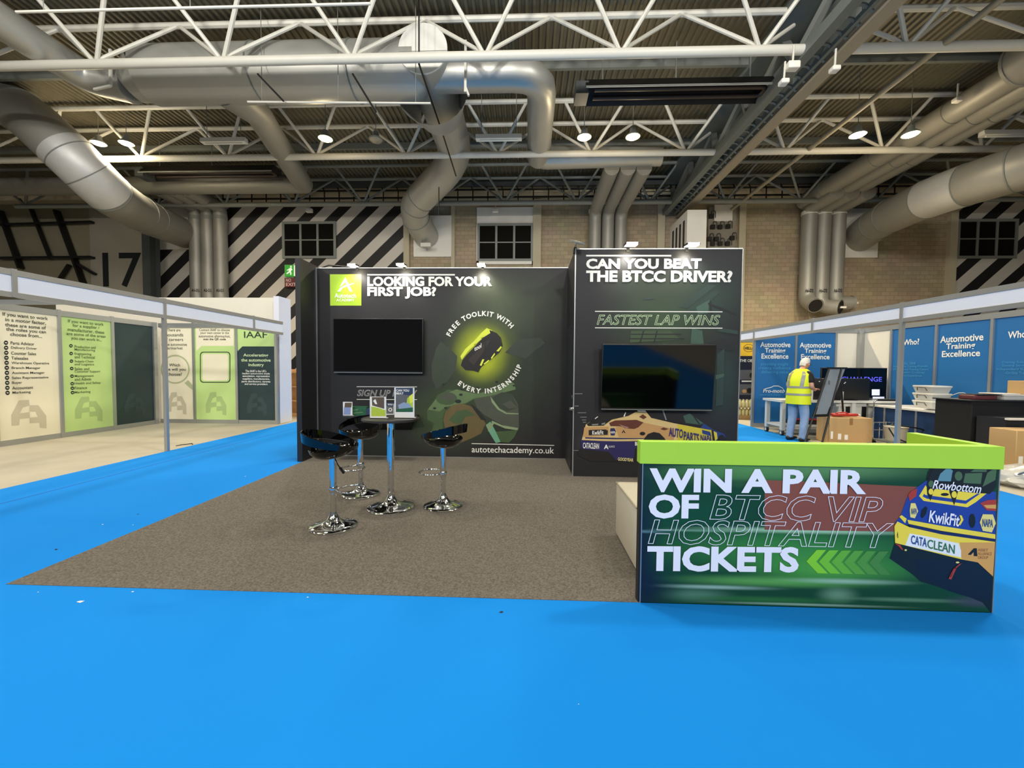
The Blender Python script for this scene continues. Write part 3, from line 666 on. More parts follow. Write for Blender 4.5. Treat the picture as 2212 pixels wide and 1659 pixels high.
it = [(G6, tb((60, 700), (110, 520), (160, 440), (260, 520), (340, 600), (320, 760), (230, 880), (120, 960), (70, 860))),
      (G6, tb((860, 560), (1080, 630), (1290, 460), (1240, 400), (1000, 420))),
      (G2, tb((10, 1200), (120, 1040), (240, 960), (330, 980), (560, 1000), (760, 960), (900, 860), (980, 940), (970, 965), (700, 1040), (520, 1070), (430, 1120), (220, 1160), (180, 1280), (190, 1440), (130, 1500), (60, 1420), (90, 1330), (20, 1290))),
      (G1, tb((20, 1180), (130, 1040), (330, 960), (560, 1010), (780, 950), (920, 870), (960, 900), (975, 960), (700, 1030), (520, 1060), (430, 1110), (220, 1150), (150, 1200))),
      (G2, T(ell(225, 1060, 115, 70), 920, 650, 5.027)), (G4, T(ell(240, 1040, 80, 45), 920, 650, 5.027)),
      (G3, tb((190, 1290), (215, 1200), (290, 1130), (390, 1115), (480, 1140), (560, 1200), (650, 1330), (600, 1440), (500, 1490), (380, 1540), (230, 1500))),
      (G2, tb((250, 1290), (330, 1200), (440, 1180), (540, 1240), (430, 1260), (380, 1340), (300, 1330))),
      (G4, tb((520, 1070), (700, 1035), (830, 990), (930, 1010), (1000, 1120), (1010, 1220), (1010, 1390), (880, 1370), (740, 1300), (640, 1240), (560, 1170))),
      (GK, tb((480, 1110), (560, 1170), (660, 1300), (600, 1290), (520, 1180))),
      (G6, tb((720, 1050), (830, 990), (930, 1010), (1000, 1160), (880, 1200), (780, 1150))),
      (G5, tb((700, 1035), (740, 1090), (800, 1170), (880, 1215), (1005, 1220), (1003, 1232), (870, 1228), (780, 1180), (715, 1100))),
      (G5, tb((720, 1300), (830, 1350), (1000, 1380), (1000, 1405), (860, 1385), (710, 1320))),
      (G4, tb((830, 1120), (920, 1080), (1000, 1160), (900, 1170))),
      (TEAL, tb((650, 1350), (700, 1310), (760, 1420), (810, 1530), (760, 1545), (690, 1430))), (G5, tb((655, 1340), (750, 1320), (680, 1420))),
      (G2, tb((760, 1420), (1000, 1400), (960, 1480), (900, 1540), (810, 1530)))]
for x, y, r in ((95, 1165, 18), (215, 1162, 18), (380, 1018, 20), (350, 1090, 34), (770, 880, 18), (955, 920, 14), (665, 998, 16), (560, 940, 16), (390, 960, 14), (190, 905, 16)): it.append((GK, T(ell(x, y, r, r*.6, 12), 920, 650, 5.027)))
s.polys('workshop_picture', it, 1)
it = [(YK, tb((660, 295), (720, 320), (690, 380), (600, 400), (520, 480), (450, 560), (390, 640), (375, 600), (430, 520), (520, 440), (600, 350))),
      (BK, tb((380, 700), (395, 650), (440, 590), (620, 400), (700, 350), (690, 315), (770, 350), (815, 400), (835, 490), (800, 560), (700, 640), (600, 720), (570, 775), (520, 760), (430, 750))),
      (YK, tb((385, 600), (430, 530), (455, 545), (400, 620))), (YK, tb((455, 520), (500, 455), (528, 485), (470, 535))), (YK, tb((525, 445), (590, 392), (606, 415), (540, 470))), (YK, tb((605, 370), (670, 330), (692, 355), (620, 392))),
      (YK, tb((585, 700), (615, 630), (635, 635), (605, 705))), (YK, tb((625, 685), (680, 640), (690, 650), (640, 690))), (YK, tb((765, 545), (815, 490), (825, 505), (790, 550))), (YK, tb((705, 620), (745, 565), (752, 580), (715, 630))), (GK, tb((540, 745), (590, 730), (575, 765))),
      (mat('ink_brown_black', (48, 38, 30), rough=.5, vary=.1), tb((460, 640), (640, 450), (700, 420), (640, 540), (520, 700))), (BK, tb((640, 460), (660, 450), (640, 600), (615, 640)))]
s.polys('toolbag_picture', it, 4)
s.text('bag_lettering', WHITET, [('tool', 1025, 1040, 745, 755, {'bold': .02, 'tilt': -8.0})], 7)
s.arc('lettering', WHITET, 'FREE TOOLKIT WITH', (1043.3, 761.4), 83.5, -66, 50, 10.8, 5, .035)
s.arc('lettering', WHITET, 'EVERY INTERNSHIP', (1043.3, 761.4), 83.5, 220, 107, 10.8, 5, .035, True)
s.text('headline', WHITET, [('LOOKING FOR YOUR', 793.8, 1063, 597.8, 618.3, {'bold': .042}), ('FIRST JOB?', 793.8, 942.5, 620, 639.6, {'bold': .042})], 5)
s.text('lettering', WHITET, [('SIGN UP NOW', 772, 901, 842.5, 856, {'outline': .012, 'shear': .25}), ('autotechacademy.co.uk', 1019, 1196.7, 965, 982.5, {'bold': .006})], 5)
def hline(x0, x1, y0, y1, h=1.6): return [(x0, y0-h/2), (x1, y1-h/2), (x1, y1+h/2), (x0, y0+h/2)]
for r_ in [(WHITET, hline(793.8, 982.8, 593.8, 593.8, 3.2)), (WHITET, hline(771, 901, 835.2, 835.6, 1.3)), (WHITET, hline(771, 901, 862.6, 863, 1.3)), (WHITET, hline(1019, 1197, 958, 962, 1.4))]: s.polys('rule', [r_], 5)
s.polys('logo_board', [(LIMEP, [(712.8, 592.6), (780, 592.6), (780.8, 660.2), (713.4, 660.2)])], 2)
tl = lambda *L: T(L, 700, 580, 5.672)
s.polys('logo_symbol', [(WHITET, tl((262, 108), (352, 285), (316, 285), (262, 168), (222, 210), (195, 222))), (WHITET, tl((165, 285), (205, 232), (275, 200), (362, 180), (372, 186), (300, 212), (232, 240), (200, 285))), ], 5)
s.text('logo_lettering', WHITET, [('Autotech', 723, 769.5, 634, 643.6, {'bold': .015}), ('ACADEMY', 727, 766, 645.6, 651, {'bold': .012})], 5)
# black tower
TF = 5.47
PT = printed('tower_print', (35, 33, 35), [(pY(1430, 690, TF), (1.0, 1, .8), (58, 80, 52), .85), (pY(1540, 640, TF), (.7, 1, .6), (44, 66, 56), .8), (pY(1420, 620, TF), (.9, 1, .35), (52, 64, 48), .7), (pY(1560, 820, TF), (.35, 1, .8), (36, 62, 56), .8), (pY(1265, 960, TF), (.22, 1, .25), (64, 60, 66), .5), (pY(1400, 980, TF), (1.1, 1, .2), (26, 24, 32), .9)], rough=.5, noise=.3, nscale=2.5, ncol=(22, 30, 28), spec=.4)
t = thing('exhibition_tower', (1.72, TF, 0), 'black printed tower with a door in its left side and a printed car', 'exhibition wall')
MB().box(.64, 2.81, TF, 7.5, .0095, 3.07, 0).build('body', [PT], t)
MB().box(.632, .64, TF+.01, 6.5, 0.01, 3.06).build('side_panel', BLACKB, t)
MB().box(.625, .64, TF-.012, TF+.004, 0, 3.07).box(2.81, 2.82, TF-.01, TF, 0, 3.07).box(.64, 2.81, TF-.008, TF-.001, 3.055, 3.07).box(.64, 2.81, TF-.006, TF-.001, .36, .365).each('edge_trim', ALU, t)
MB().box(.62, .632, TF+.14, TF+.95, .05, 2.1).build('door', mat('door_black', (30, 31, 36), rough=.45, vary=.04), t)
dk = P(1235, 883, X=.6); MB().lathe([(.02, 0), (.025, .02), (.02, .05), (.001, .055)], (.62, dk.y, dk.z), 14, ax=(-1, 0, 0)).build('door_knob', CHROME, t)
dk = P(1233, 858, X=.6); MB().lathe([(.03, 0), (.03, .01), (.001, .012)], (.62, dk.y, dk.z), 14, ax=(-1, 0, 0)).build('door_lock', STEELD, t)
s = Sheet('Y', TF, 1, t)
s.text('headline', WHITET, [('CAN YOU BEAT', 1266, 1515, 559, 581, {'bold': .042}), ('THE BTCC DRIVER?', 1266, 1581.6, 585, 609.4, {'bold': .042, 'tilt': .8})], 5)
s.text('lettering', mat('pale_green_ink', (214, 240, 190), rough=.5, vary=0), [('FASTEST LAP WINS', 1289, 1555, 680.5, 702, {'outline': .013, 'shear': .25, 'tilt': 1.0})], 5)
for r_ in [(WHITET, hline(1266, 1449.6, 552.6, 552.8, 3.6)), (WHITET, hline(1285, 1560, 672.8, 673.8, 1.8)), (WHITET, hline(1285, 1560, 708.2, 709, 1.8))]+[(ALU, hline(a, b, y, y, 1.2)) for a, b, y in ((1241, 1258, 850.5), (1241, 1250, 877), (1248, 1266, 891.5), (1253, 1267, 901), (1257, 1266, 907), (1259, 1266, 912))]: s.polys('rule', [r_], 5)
tt = lambda *L: T(L, 1210, 510, 3.13)
D1 = mat('ink_deep_teal', (38, 60, 52), rough=.5, vary=.2, scale=4); D2 = mat('ink_mid_teal', (60, 88, 74), rough=.5, vary=.2, scale=4); D3 = mat('ink_night', (22, 26, 26), rough=.5, vary=.1); D4 = mat('ink_soft_green', (58, 78, 46), rough=.5, vary=.2, scale=4)
it = [(D1, tt((800, 480), (1000, 330), (1060, 330), (860, 490))), (D1, tt((880, 500), (1040, 370), (1080, 380), (930, 520))), (D2, tt((920, 480), (1010, 430), (1000, 520), (930, 530))), (D3, tt((1000, 450), (1190, 520), (1190, 535), (1000, 465))), (D3, tt((1010, 440), (1020, 440), (1030, 530), (1015, 530))),
      (D1, tt((560, 415), (620, 410), (640, 425), (570, 432))), (D4, tt((480, 640), (740, 640), (820, 700), (470, 720))), (D3, tt((480, 660), (820, 660), (820, 668), (480, 668))), (D3, tt((470, 690), (840, 690), (840, 698), (470, 698))), (D3, tt((560, 640), (570, 640), (545, 720), (535, 720))), (D3, tt((650, 640), (660, 640), (640, 720), (630, 720))),
      (D2, tt((890, 620), (960, 640), (970, 730), (880, 730))), (D3, tt((1000, 720), (1100, 690), (1180, 730), (1180, 780), (1060, 760))), (D1, tt((1060, 800), (1110, 760), (1100, 1140), (1050, 1150))), (D2, tt((1050, 940), (1110, 930), (1105, 950), (1050, 970))), (D1, tt((1080, 620), (1200, 640), (1200, 665), (1060, 645)))]
s.polys('workshop_picture', it, 1)
tc = lambda *L: T(L, 1230, 870, 5.672)
CR = mat('ink_cream', (216, 188, 128), rough=.5, vary=.08, scale=5); YL = mat('ink_car_yellow', (206, 190, 56), rough=.5, vary=.05); NV = mat('ink_navy', (38, 32, 88), rough=.5, vary=.12, scale=4); RB = mat('ink_lamp_red', (98, 48, 34), rough=.5, vary=.2, scale=8)
BL = mat('ink_car_blue', (32, 58, 122), rough=.5, vary=.06); NK = mat('ink_near_black', (24, 20, 20), rough=.5, vary=.1); SKN = mat('ink_peach', (196, 152, 98), rough=.5, vary=.08)
it = [(CR, tc((150, 455), (200, 265), (250, 235), (480, 215), (720, 160), (810, 110), (940, 110), (1000, 185), (1280, 250), (1600, 310), (1740, 335), (1760, 465), (1180, 465), (500, 472))),
      (SKN, tc((560, 300), (900, 240), (1280, 320), (1280, 460), (900, 430), (600, 420))), (SKN, tc((180, 300), (480, 290), (480, 400), (165, 420))),
      (YL, tc((1320, 262), (1600, 310), (1740, 335), (1755, 465), (1320, 465))),
      (NK, tc((210, 262), (260, 230), (310, 190), (480, 100), (800, 90), (810, 112), (720, 160), (520, 205), (440, 262), (420, 280), (230, 285))),
      (ALU, tc((270, 262), (355, 255), (350, 272), (280, 276))), (ALU, tc((395, 250), (440, 240), (430, 265), (390, 268))), (WHITET, tc((310, 190), (345, 165), (350, 172), (312, 200))), (WHITET, tc((660, 165), (685, 112), (692, 116), (675, 168))), (WHITET, tc((830, 92), (925, 92), (945, 118), (835, 108))),
      (NK, tc((945, 92), (1400, 90), (1640, 250), (1600, 305), (1000, 185))), (D2, tc((1390, 160), (1470, 130), (1640, 250), (1590, 268), (1420, 245))), (D3, tc((1500, 150), (1515, 148), (1600, 262), (1580, 262))), (ALU, tc((1135, 90), (1150, 90), (1190, 210), (1175, 210))),
      (RB, tc((485, 245), (560, 215), (820, 208), (905, 240), (840, 300), (790, 320), (680, 310), (640, 288), (500, 285))), (mat('ink_lamp_shine', (170, 130, 118), rough=.4, vary=.1), tc((600, 260), (690, 290), (730, 300), (700, 312), (640, 285))),
      (NV, tc((132, 460), (540, 470), (800, 474), (895, 520), (890, 712), (780, 715), (560, 702), (480, 600), (150, 562))), (NK, tc((800, 560), (895, 520), (890, 715), (780, 715))),
      (NK, tc((95, 600), (130, 560), (480, 600), (560, 690), (600, 716), (260, 716), (100, 645))),
      (NK, tc((900, 468), (910, 440), (960, 380), (1030, 356), (1100, 370), (1160, 430), (1185, 468))), (GK, tc((960, 440), (1020, 420), (1090, 440), (1090, 465), (960, 465))),
      (NV, tc((190, 420), (560, 428), (920, 432), (900, 442), (550, 445), (195, 436))), (BL, tc((1640, 250), (1760, 330), (1890, 380), (1930, 468), (1790, 468), (1745, 335), (1600, 305))), (YL, tc((1760, 345), (1800, 365), (1810, 440), (1780, 465))), (NK, tc((1735, 330), (1760, 335), (1775, 468), (1750, 468))), (NK, tc((1795, 468), (1830, 398), (1870, 388), (1920, 440), (1935, 468))), (BL, tc((1620, 330), (1720, 355), (1735, 410), (1625, 375))),
      (NK, tc((235, 332), (440, 325), (470, 340), (465, 390), (235, 396))), (NV, tc((500, 312), (550, 308), (568, 350), (550, 398), (505, 398), (494, 350))), (NK, T(ell(892, 376, 34, 22), 1230, 870, 5.672)), (RB, tc((850, 170), (895, 140), (945, 175), (905, 200))), (RB, tc((1110, 320), (1150, 300), (1210, 320), (1160, 335))), (NK, tc((640, 365), (660, 330), (685, 368), (672, 368), (660, 345), (650, 370)))]
s.polys('car_picture', it, 6)
s.text('car_lettering', mat('navy_letters', (44, 40, 110), rough=.5, vary=0), [('AUTO', 1444, 1474.5, 925, 944, {'bold': .03, 'tilt': 5.0}), ('PARTS', 1476, 1509, 934, 953, {'bold': .03, 'tilt': 6.0}), ('NAPA', 1512, 1537, 940, 954, {'bold': .03, 'tilt': 4.0})], 12)
s.text('car_lettering', WHITET, [('KwikFit', 1279, 1303, 929.5, 938.5, {'bold': .02, 'tilt': -1.0}), ('CATACLEAN', 1259, 1293.5, 956.5, 968.5, {'bold': .02, 'tilt': 1.5}), ('A', 1304, 1314, 960, 969.5, {'bold': .03}), ('ALLIANCE', 1314, 1327, 962, 966), ('BM', 1371, 1382.5, 954, 962, {'bold': .03}), ('NAPA', 1318, 1329, 931, 936, {'bold': .02})], 12)
s.text('car_lettering', mat('gold_letters', (222, 206, 130), rough=.5, vary=0), [('GOODYEAR', 1334, 1367.5, 988.5, 995.5, {'bold': .03, 'tilt': 2.5})], 12)
# ------------------------------------------------------------------ screens
def tv(px0, py0, px1, py1, Yw, d, label, tip=0.0):
    a = P(px0, py1, Y=Yw-d); b = P(px1, py0, Y=Yw-d)
    t = thing('television', ((a.x+b.x)/2, Yw, a.z), label, 'television', 'wall mounted televisions')
    MB().rbox(a.x, b.x, Yw-d, Yw-d+.045, a.z, b.z, .006).build('casing', BLACKM, t)
    MB().box(a.x+.012, b.x-.012, Yw-d-.002, Yw-d+.01, a.z+.03, b.z-.012).build('screen', mat('dark_glass', (4, 4, 5), rough=.07, vary=0, spec=.45), t)
    MB().box(a.x+.01, b.x-.01, Yw-d-.004, Yw-d, a.z, a.z+.012).build('lower_trim', STEELG, t)
    MB().box((a.x+b.x)/2-.2, (a.x+b.x)/2+.2, Yw-d+.045, Yw-.002, (a.z+b.z)/2-.15, (a.z+b.z)/2+.15).build('wall_bracket', BLACKM, t)
    t.rotation_euler = (tip, 0, 0); t.location = ((a.x+b.x)/2, Yw, a.z)
tv(720, 688, 914, 805, WF, .09, 'black switched off television on the wall beside the lime glow picture')
tv(1297, 743, 1543, 883, TF, .11, 'larger black switched off television on the tower above the printed car', math.radians(5))
# ------------------------------------------------------------------ arm spotlights on the wall tops
def armlight(px, py, Yw, zt, label, lit=True, w=.14, yaw=0.0):
    c = P(px, py, Y=Yw-.16)
    t = thing('arm_spotlight', (c.x, Yw, zt), label, 'spotlight', 'arm spotlights on the black stand')
    MB().box(c.x-.02, c.x+.02, Yw-.01, Yw+.09, zt-.05, zt+.015).build('clamp', BLACKM, t)
    MB().tube(fillet([(c.x, Yw+.03, zt), (c.x, Yw+.01, c.z+.03), (c.x, Yw-.16, c.z+.02)], .03, 4), .008, 8).build('arm', ALU, t)
    ca, sa = math.cos(yaw), math.sin(yaw)
    def R(dx, dy, dz): return (c.x+dx*ca-dy*sa, c.y+dx*sa+dy*ca, c.z+dz)
    f = [(0, 2, 3, 1), (4, 5, 7, 6), (0, 1, 5, 4), (2, 6, 7, 3), (0, 4, 6, 2), (1, 3, 7, 5)]
    tl_ = .012 if lit else .06
    MB().add([R(dx, dy, dz+(tl_ if dy > 0 else 0)) for dz in (-.012, .012) for dy in (-.07, .07) for dx in (-w/2, w/2)], f).build('head', BLACKM if lit else STEELG, t)
    MB().add([R(dx, dy, dz+(tl_ if dy > 0 else 0)) for dz in (-.017, -.012) for dy in (-.062, .062) for dx in (-w/2+.01, w/2-.01)], f).build('lens', LAMPW if lit else mat('unlit_led', (190, 190, 180), rough=.3, vary=0), t)
    if lit: MB().add([R(dx, -.0725, dz) for dz in (-.012, .014) for dx in (-w/2+.01, w/2-.01)], [(0, 1, 3, 2)]).build('glow_edge', LAMPW, t)
    if lit:
        spot('arm_spot', (c.x, c.y+.02, c.z-.05), 26, cone=130, blend=.9, size=.05, target=(c.x, Yw+.02, c.z-.6), col=(1, .95, .86))
armlight(763, 574, WF, ZW, 'lit arm spotlight above the lime logo on the black back wall')
armlight(867, 573, WF, ZW, 'lit arm spotlight above the headline word LOOKING on the black back wall')
armlight(1040, 573, WF, ZW, 'lit arm spotlight above the headline word YOUR on the black back wall')
armlight(1363, 529, TF, 3.07, 'lit arm spotlight above the word YOU on the black tower', w=.16)
armlight(1494, 530, TF, 3.07, 'lit arm spotlight above the word BEAT on the black tower', w=.16)
armlight(1246, 528, TF, 3.07, 'unlit arm spotlight tipped sideways on the left corner of the tower', lit=False, yaw=.6)
tag(MB().tube([(-3.36, WF+.04, ZW+.01), (-3.25, WF+.05, ZW+.05), (-3.05, WF+.04, ZW+.03), (-2.9, WF+.04, ZW+.015), (-2.86, WF+.1, ZW-.1)], .012, 6).build('power_cable', BLACKM), 'loose black cable lying over the top left corner of the back wall', 'cable')
# ------------------------------------------------------------------ counter
CF = 2.5
def cY(x, y): q = P(x, y, Y=CF); return (q.x, q.y, q.z)
PC = printed('counter_print', (20, 66, 42), [(cY(1620, 1015), (.85, 1, .13), (86, 142, 80), .95), (cY(1820, 1012), (.7, 1, .1), (100, 150, 96), .85), (cY(1640, 1043), (.8, 1, .03), (34, 76, 48), .7), (cY(1480, 1110), (.45, 1, .2), (18, 74, 48), .9),
       (cY(1720, 1190), (1.1, 1, .2), (58, 138, 62), .9), (cY(1800, 1230), (.7, 1, .14), (76, 160, 64), .9), (cY(1660, 1256), (.8, 1, .05), (96, 170, 84), .8),
       (cY(1750, 1147), (.95, 1, .025), (160, 204, 168), .95), (cY(1500, 1146), (.5, 1, .012), (120, 170, 140), .7), (cY(1530, 1268), (.55, 1, .02), (150, 190, 178), .85), (cY(1500, 1285), (.3, 1, .06), (100, 150, 130), .6), (cY(1830, 1256), (.5, 1, .025), (150, 190, 172), .85), (cY(1810, 1285), (.16, 1, .07), (120, 170, 140), .6),
       (cY(1650, 1295), (.7, 1, .03), (46, 110, 56), .8), (cY(1740, 1306), (.8, 1, .012), (140, 176, 160), .8), (cY(1960, 1296), (.5, 1, .02), (110, 160, 128), .6), (cY(2110, 1300), (.25, 1, .05), (70, 68, 92), .8),
       (cY(1385, 1180), (.16, 1, .9), (16, 26, 50), .95), (cY(1395, 1270), (.3, 1, .2), (16, 24, 52), .9), (cY(1400, 990), (.35, 1, .12), (14, 26, 44), .9), (cY(1385, 1148), (.25, 1, .015), (110, 150, 160), .6)],
       rough=.4, noise=.18, nscale=1.6, ncol=(24, 72, 40), spec=.3)
t = thing('reception_counter', (1.77, CF, 0), 'lime topped reception counter with a printed front offering a pair of tickets', 'counter')
ZK, ZG = 1.02, .885
MB().box(.72, 2.83, CF, CF+.055, .005, ZG).build('front_panel', PC, t)
MB().box(.70, 2.84, CF-.012, CF+.06, ZG, ZK).build('front_ledge', LIME, t)
MB().box(2.775, 2.83, CF+.055, 3.02, .005, ZG).build('side_panel', BLACKB, t)
MB().box(2.77, 2.84, CF+.06, 3.03, ZG, ZK).build('side_ledge', LIME, t)
MB().box(.705, .72, CF+.004, CF+.055, .005, ZG).build('end_panel', BLACKB, t)
MB().box(.716, .722, CF-.004, CF, .0, ZG).box(2.826, 2.832, CF-.004, CF, 0, ZK).each('edge_trim', ALU, t)
s = Sheet('Y', CF, 1, t, .0008)
CW = mat('clean_white_ink', (236, 236, 246), rough=.4, vary=0)
s.text('headline', CW, [('WIN A PAIR', 1402, 1870, 1013, 1064.4, {'bold': .042, 'tilt': 4.5}), ('OF', 1400.6, 1508.7, 1068, 1119, {'bold': .042, 'tilt': .5}), ('TICKETS', 1397.4, 1724.4, 1180, 1233.7, {'bold': .042, 'tilt': 3.0})], 8)
s.text('outline_lettering', CW, [('BTCC VIP', 1532, 1904.7, 1070.5, 1124.5, {'outline': .008, 'shear': .22, 'bold': .012, 'tilt': 6.0}), ('HOSPITALITY', 1399.4, 1928, 1125.5, 1178.5, {'outline': .008, 'shear': .22, 'bold': .012, 'tilt': 9.0})], 8)
CG = [mat('chevron_green_%d' % i, c, rough=.45, vary=.05) for i, c in enumerate(((128, 204, 40), (112, 190, 44), (98, 174, 48), (88, 160, 52), (78, 146, 54), (70, 132, 56)))]
tk = lambda *L: T(L, 1320, 920, 2.48)
RBK = mat('ink_track_red', (134, 74, 56), rough=.45, vary=.12, scale=2.5)
s.polys('track_picture', [(RBK, tk((822, 290), (1100, 300), (1640, 326), (1640, 420), (1560, 480), (1512, 566), (822, 556)))], 1)
for i in range(6): s.polys('chevron', [(CG[i], tk(*[(x+i*67, y+i*1.5) for x, y in ((1045, 725), (1100, 664), (1150, 664), (1098, 726), (1160, 790), (1105, 788))]))], 3)
ta = lambda *L: T(L, 1880, 980, 4.607)
te = lambda *a: T(ell(*a), 1880, 980, 4.607)
CB = mat('ink_race_blue', (30, 62, 150), rough=.45, vary=.1, scale=5); CY = mat('ink_race_yellow', (240, 216, 66), rough=.45, vary=.04); CO = mat('ink_race_orange', (214, 160, 82), rough=.45, vary=.06); CK = mat('ink_pit_black', (14, 22, 22), rough=.45, vary=.15); CD = mat('ink_deep_navy', (10, 18, 34), rough=.45, vary=.1)
CGR = mat('ink_glass_green', (72, 104, 72), rough=.45, vary=.15, scale=6); CT = mat('ink_glass_teal', (92, 142, 156), rough=.45, vary=.1); CR2 = mat('ink_signal_red', (170, 56, 44), rough=.45, vary=.1); CP = mat('ink_napa_cream', (232, 216, 128), rough=.45, vary=0); CBD = mat('ink_dark_blue', (22, 34, 92), rough=.45, vary=0)
it = [(CK, ta((190, 1040), (240, 885), (900, 1050), (1060, 1080), (1213, 1220), (1200, 1580), (1120, 1480), (1000, 1430), (800, 1370), (640, 1310), (500, 1270), (420, 1200))),
      (CD, ta((420, 1050), (900, 1050), (1060, 1080), (1213, 1220), (1205, 1460), (1000, 1430), (800, 1370), (500, 1240))),
      (CB, ta((240, 690), (300, 610), (360, 440), (450, 340), (560, 260), (640, 330), (1248, 380), (1238, 870), (650, 745), (250, 690))),
      (CK, ta((555, 262), (570, 180), (640, 88), (1262, 105), (1250, 330), (1185, 400), (1090, 392), (650, 345))),
      (CGR, ta((940, 195), (1110, 190), (1095, 300), (920, 290))), (CGR, ta((1160, 190), (1255, 130), (1240, 260), (1110, 330))), (CGR, ta((990, 180), (1080, 125), (1165, 115), (1150, 180))), (CT, ta((690, 200), (770, 130), (835, 185), (810, 275), (660, 270))), (CT, ta((600, 230), (660, 180), (675, 195), (640, 240))),
      (CY, ta((545, 312), (480, 420), (525, 468), (960, 532), (1045, 480), (1150, 395), (1060, 392), (640, 348), (600, 400))),
      (CB, ta((530, 395), (515, 425), (560, 447), (945, 498), (1010, 450), (1085, 398), (1058, 396), (945, 465), (540, 408))),
      (CK, ta((560, 270), (640, 88), (720, 90), (690, 200), (640, 330), (592, 468), (560, 400), (555, 320))), (CK, ta((810, 190), (840, 120), (950, 130), (935, 210), (880, 330), (828, 515), (780, 380))),
      (CGR, te(872, 222, 38, 46)), (CGR, te(662, 98, 24, 24)), (CGR, te(600, 300, 28, 34)), (CY, te(597, 376, 24, 30)), (CY, te(828, 405, 26, 33)), (CK, te(735, 404, 40, 15)),
      (CR2, ta((1085, 490), (1160, 460), (1246, 455), (1244, 568), (1150, 560))), (CO, ta((1120, 510), (1244, 505), (1242, 545), (1150, 540))), (CR2, ta((370, 410), (400, 370), (460, 345), (450, 420), (385, 470))),
      (CY, ta((282, 625), (305, 608), (355, 645), (340, 690))), (CY, ta((362, 655), (700, 715), (1236, 800), (1235, 845), (700, 765), (375, 695))),
      (CBD, ta((375, 697), (700, 770), (1234, 848), (1233, 872), (690, 800), (390, 730))),
      (CY, ta((233, 720), (262, 672), (380, 728), (700, 800), (1233, 875), (1212, 1218), (1060, 1078), (900, 1048), (240, 885))), (CO, ta((880, 880), (1233, 880), (1212, 1218), (1060, 1078), (900, 1045))),
      (mat('ink_plate_white', (232, 236, 236), rough=.45, vary=.02), ta((385, 790), (620, 832), (872, 890), (895, 965), (893, 1030), (340, 908))),
      (CP, ta((1110, 600), (1210, 602), (1240, 690), (1200, 780), (1110, 765), (1080, 680))), (CP, ta((395, 490), (440, 490), (468, 570), (435, 640), (390, 630), (384, 560))),
      (CK, te(1006, 665, 30, 70)), (CK, T([(495, 620), (505, 560), (545, 520), (560, 540), (545, 600), (510, 640)], 1880, 980, 4.607)),
      (CY, ta((878, 608), (900, 612), (918, 655), (885, 710), (868, 702), (892, 655))), (CK, ta((960, 1000), (1020, 937), (1050, 937), (1056, 1017), (1020, 1015), (1018, 975), (990, 1005))), (CK, ta((250, 835), (265, 770), (270, 835), (263, 835), (262, 800))),
      (CR2, ta((900, 1090), (880, 1092), (820, 1140), (768, 1240), (795, 1248), (850, 1130), (835, 1130), (790, 1225), (785, 1220), (830, 1145), (880, 1105))), (CP, te(858, 1078, 18, 9)), (CR2, ta((235, 890), (290, 905), (320, 955), (300, 950), (270, 915))), (CP, te(343, 955, 12, 9))]
s.polys('car_picture', it, 3)
s.text('car_lettering', CW, [('KwikFit', 2004, 2070, 1106, 1132, {'bold': .02, 'shear': .15, 'tilt': 10.0}), ('Rowbottom', 2012, 2117, 1041, 1060, {'bold': .012, 'shear': .3, 'tilt': 10.0})], 9)
s.text('car_lettering', mat('cataclean_blue', (36, 78, 142), rough=.45, vary=0), [('CATA', 1965.8, 2000, 1158.5, 1177, {'bold': .02, 'tilt': 8.0}), ('NAPA', 2119.5, 2142.5, 1120.5, 1137.5, {'bold': .02, 'tilt': 2.0}), ('NAPA', 1966, 1978.5, 1097, 1110, {'bold': .02})], 9)
s.text('car_lettering', mat('cataclean_green', (52, 112, 70), rough=.45, vary=0), [('CLEAN', 2001, 2060, 1170, 1189, {'bold': .012, 'tilt': 13.0})], 9)
s.text('car_lettering', mat('faint_brown', (160, 110, 70), rough=.45, vary=0), [('ASSET', 2110, 2132, 1184, 1190), ('ALLIANCE', 2110, 2140, 1192, 1198), ('GROUP', 2110, 2132, 1200, 1206)], 9)
# cream pouffe behind the counter
t = thing('pouffe', (1.15, 3.2, 0), 'cream fabric cube seat standing behind the lime topped counter', 'pouffe')
CRM = mat('cream_leatherette', (206, 196, 172), rough=.6, vary=.06, scale=9, bump=.1)
MB().rbox(.79, 1.5, 2.86, 3.54, .02, .48, .025).build('body', CRM, t)
MB().tube([(.79, 2.87, .475), (.79, 3.53, .475), (1.49, 3.53, .475)], .006, 6).build('piping', mat('cream_piping', (160, 150, 124), rough=.7, vary=.05), t)
# ------------------------------------------------------------------ bar table and stools
def chrome_base(r, hp, rp=.03): return [(.001, .0), (r, .0), (r, .012), (r*.96, .02), (r*.75, .028), (r*.5, .043), (r*.3, .066), (rp*1.5, .1), (rp*1.15, .125), (rp, .14)]
t = thing('bar_table', (-1.4, 4.1, 0), 'round dark bar table on a chrome column holding leaflets', 'table')
MB().lathe([(.001, .922), (.27, .922), (.288, .93), (.288, .944), (.28, .948), (.001, .948)], (-1.4, 4.1, 0), 48).build('tabletop', mat('dark_laminate', (46, 42, 40), rough=.35, vary=.06, scale=8), t)
MB().lathe(chrome_base(.238, .9, .033), (-1.4, 4.1, .009), 48).build('base', CHROME, t)
MB().tube([(-1.4, 4.1, .14), (-1.4, 4.1, .51)], .033, 24).tube([(-1.4, 4.1, .51), (-1.4, 4.1, .925)], .038, 24).build('column', CHROME, t)
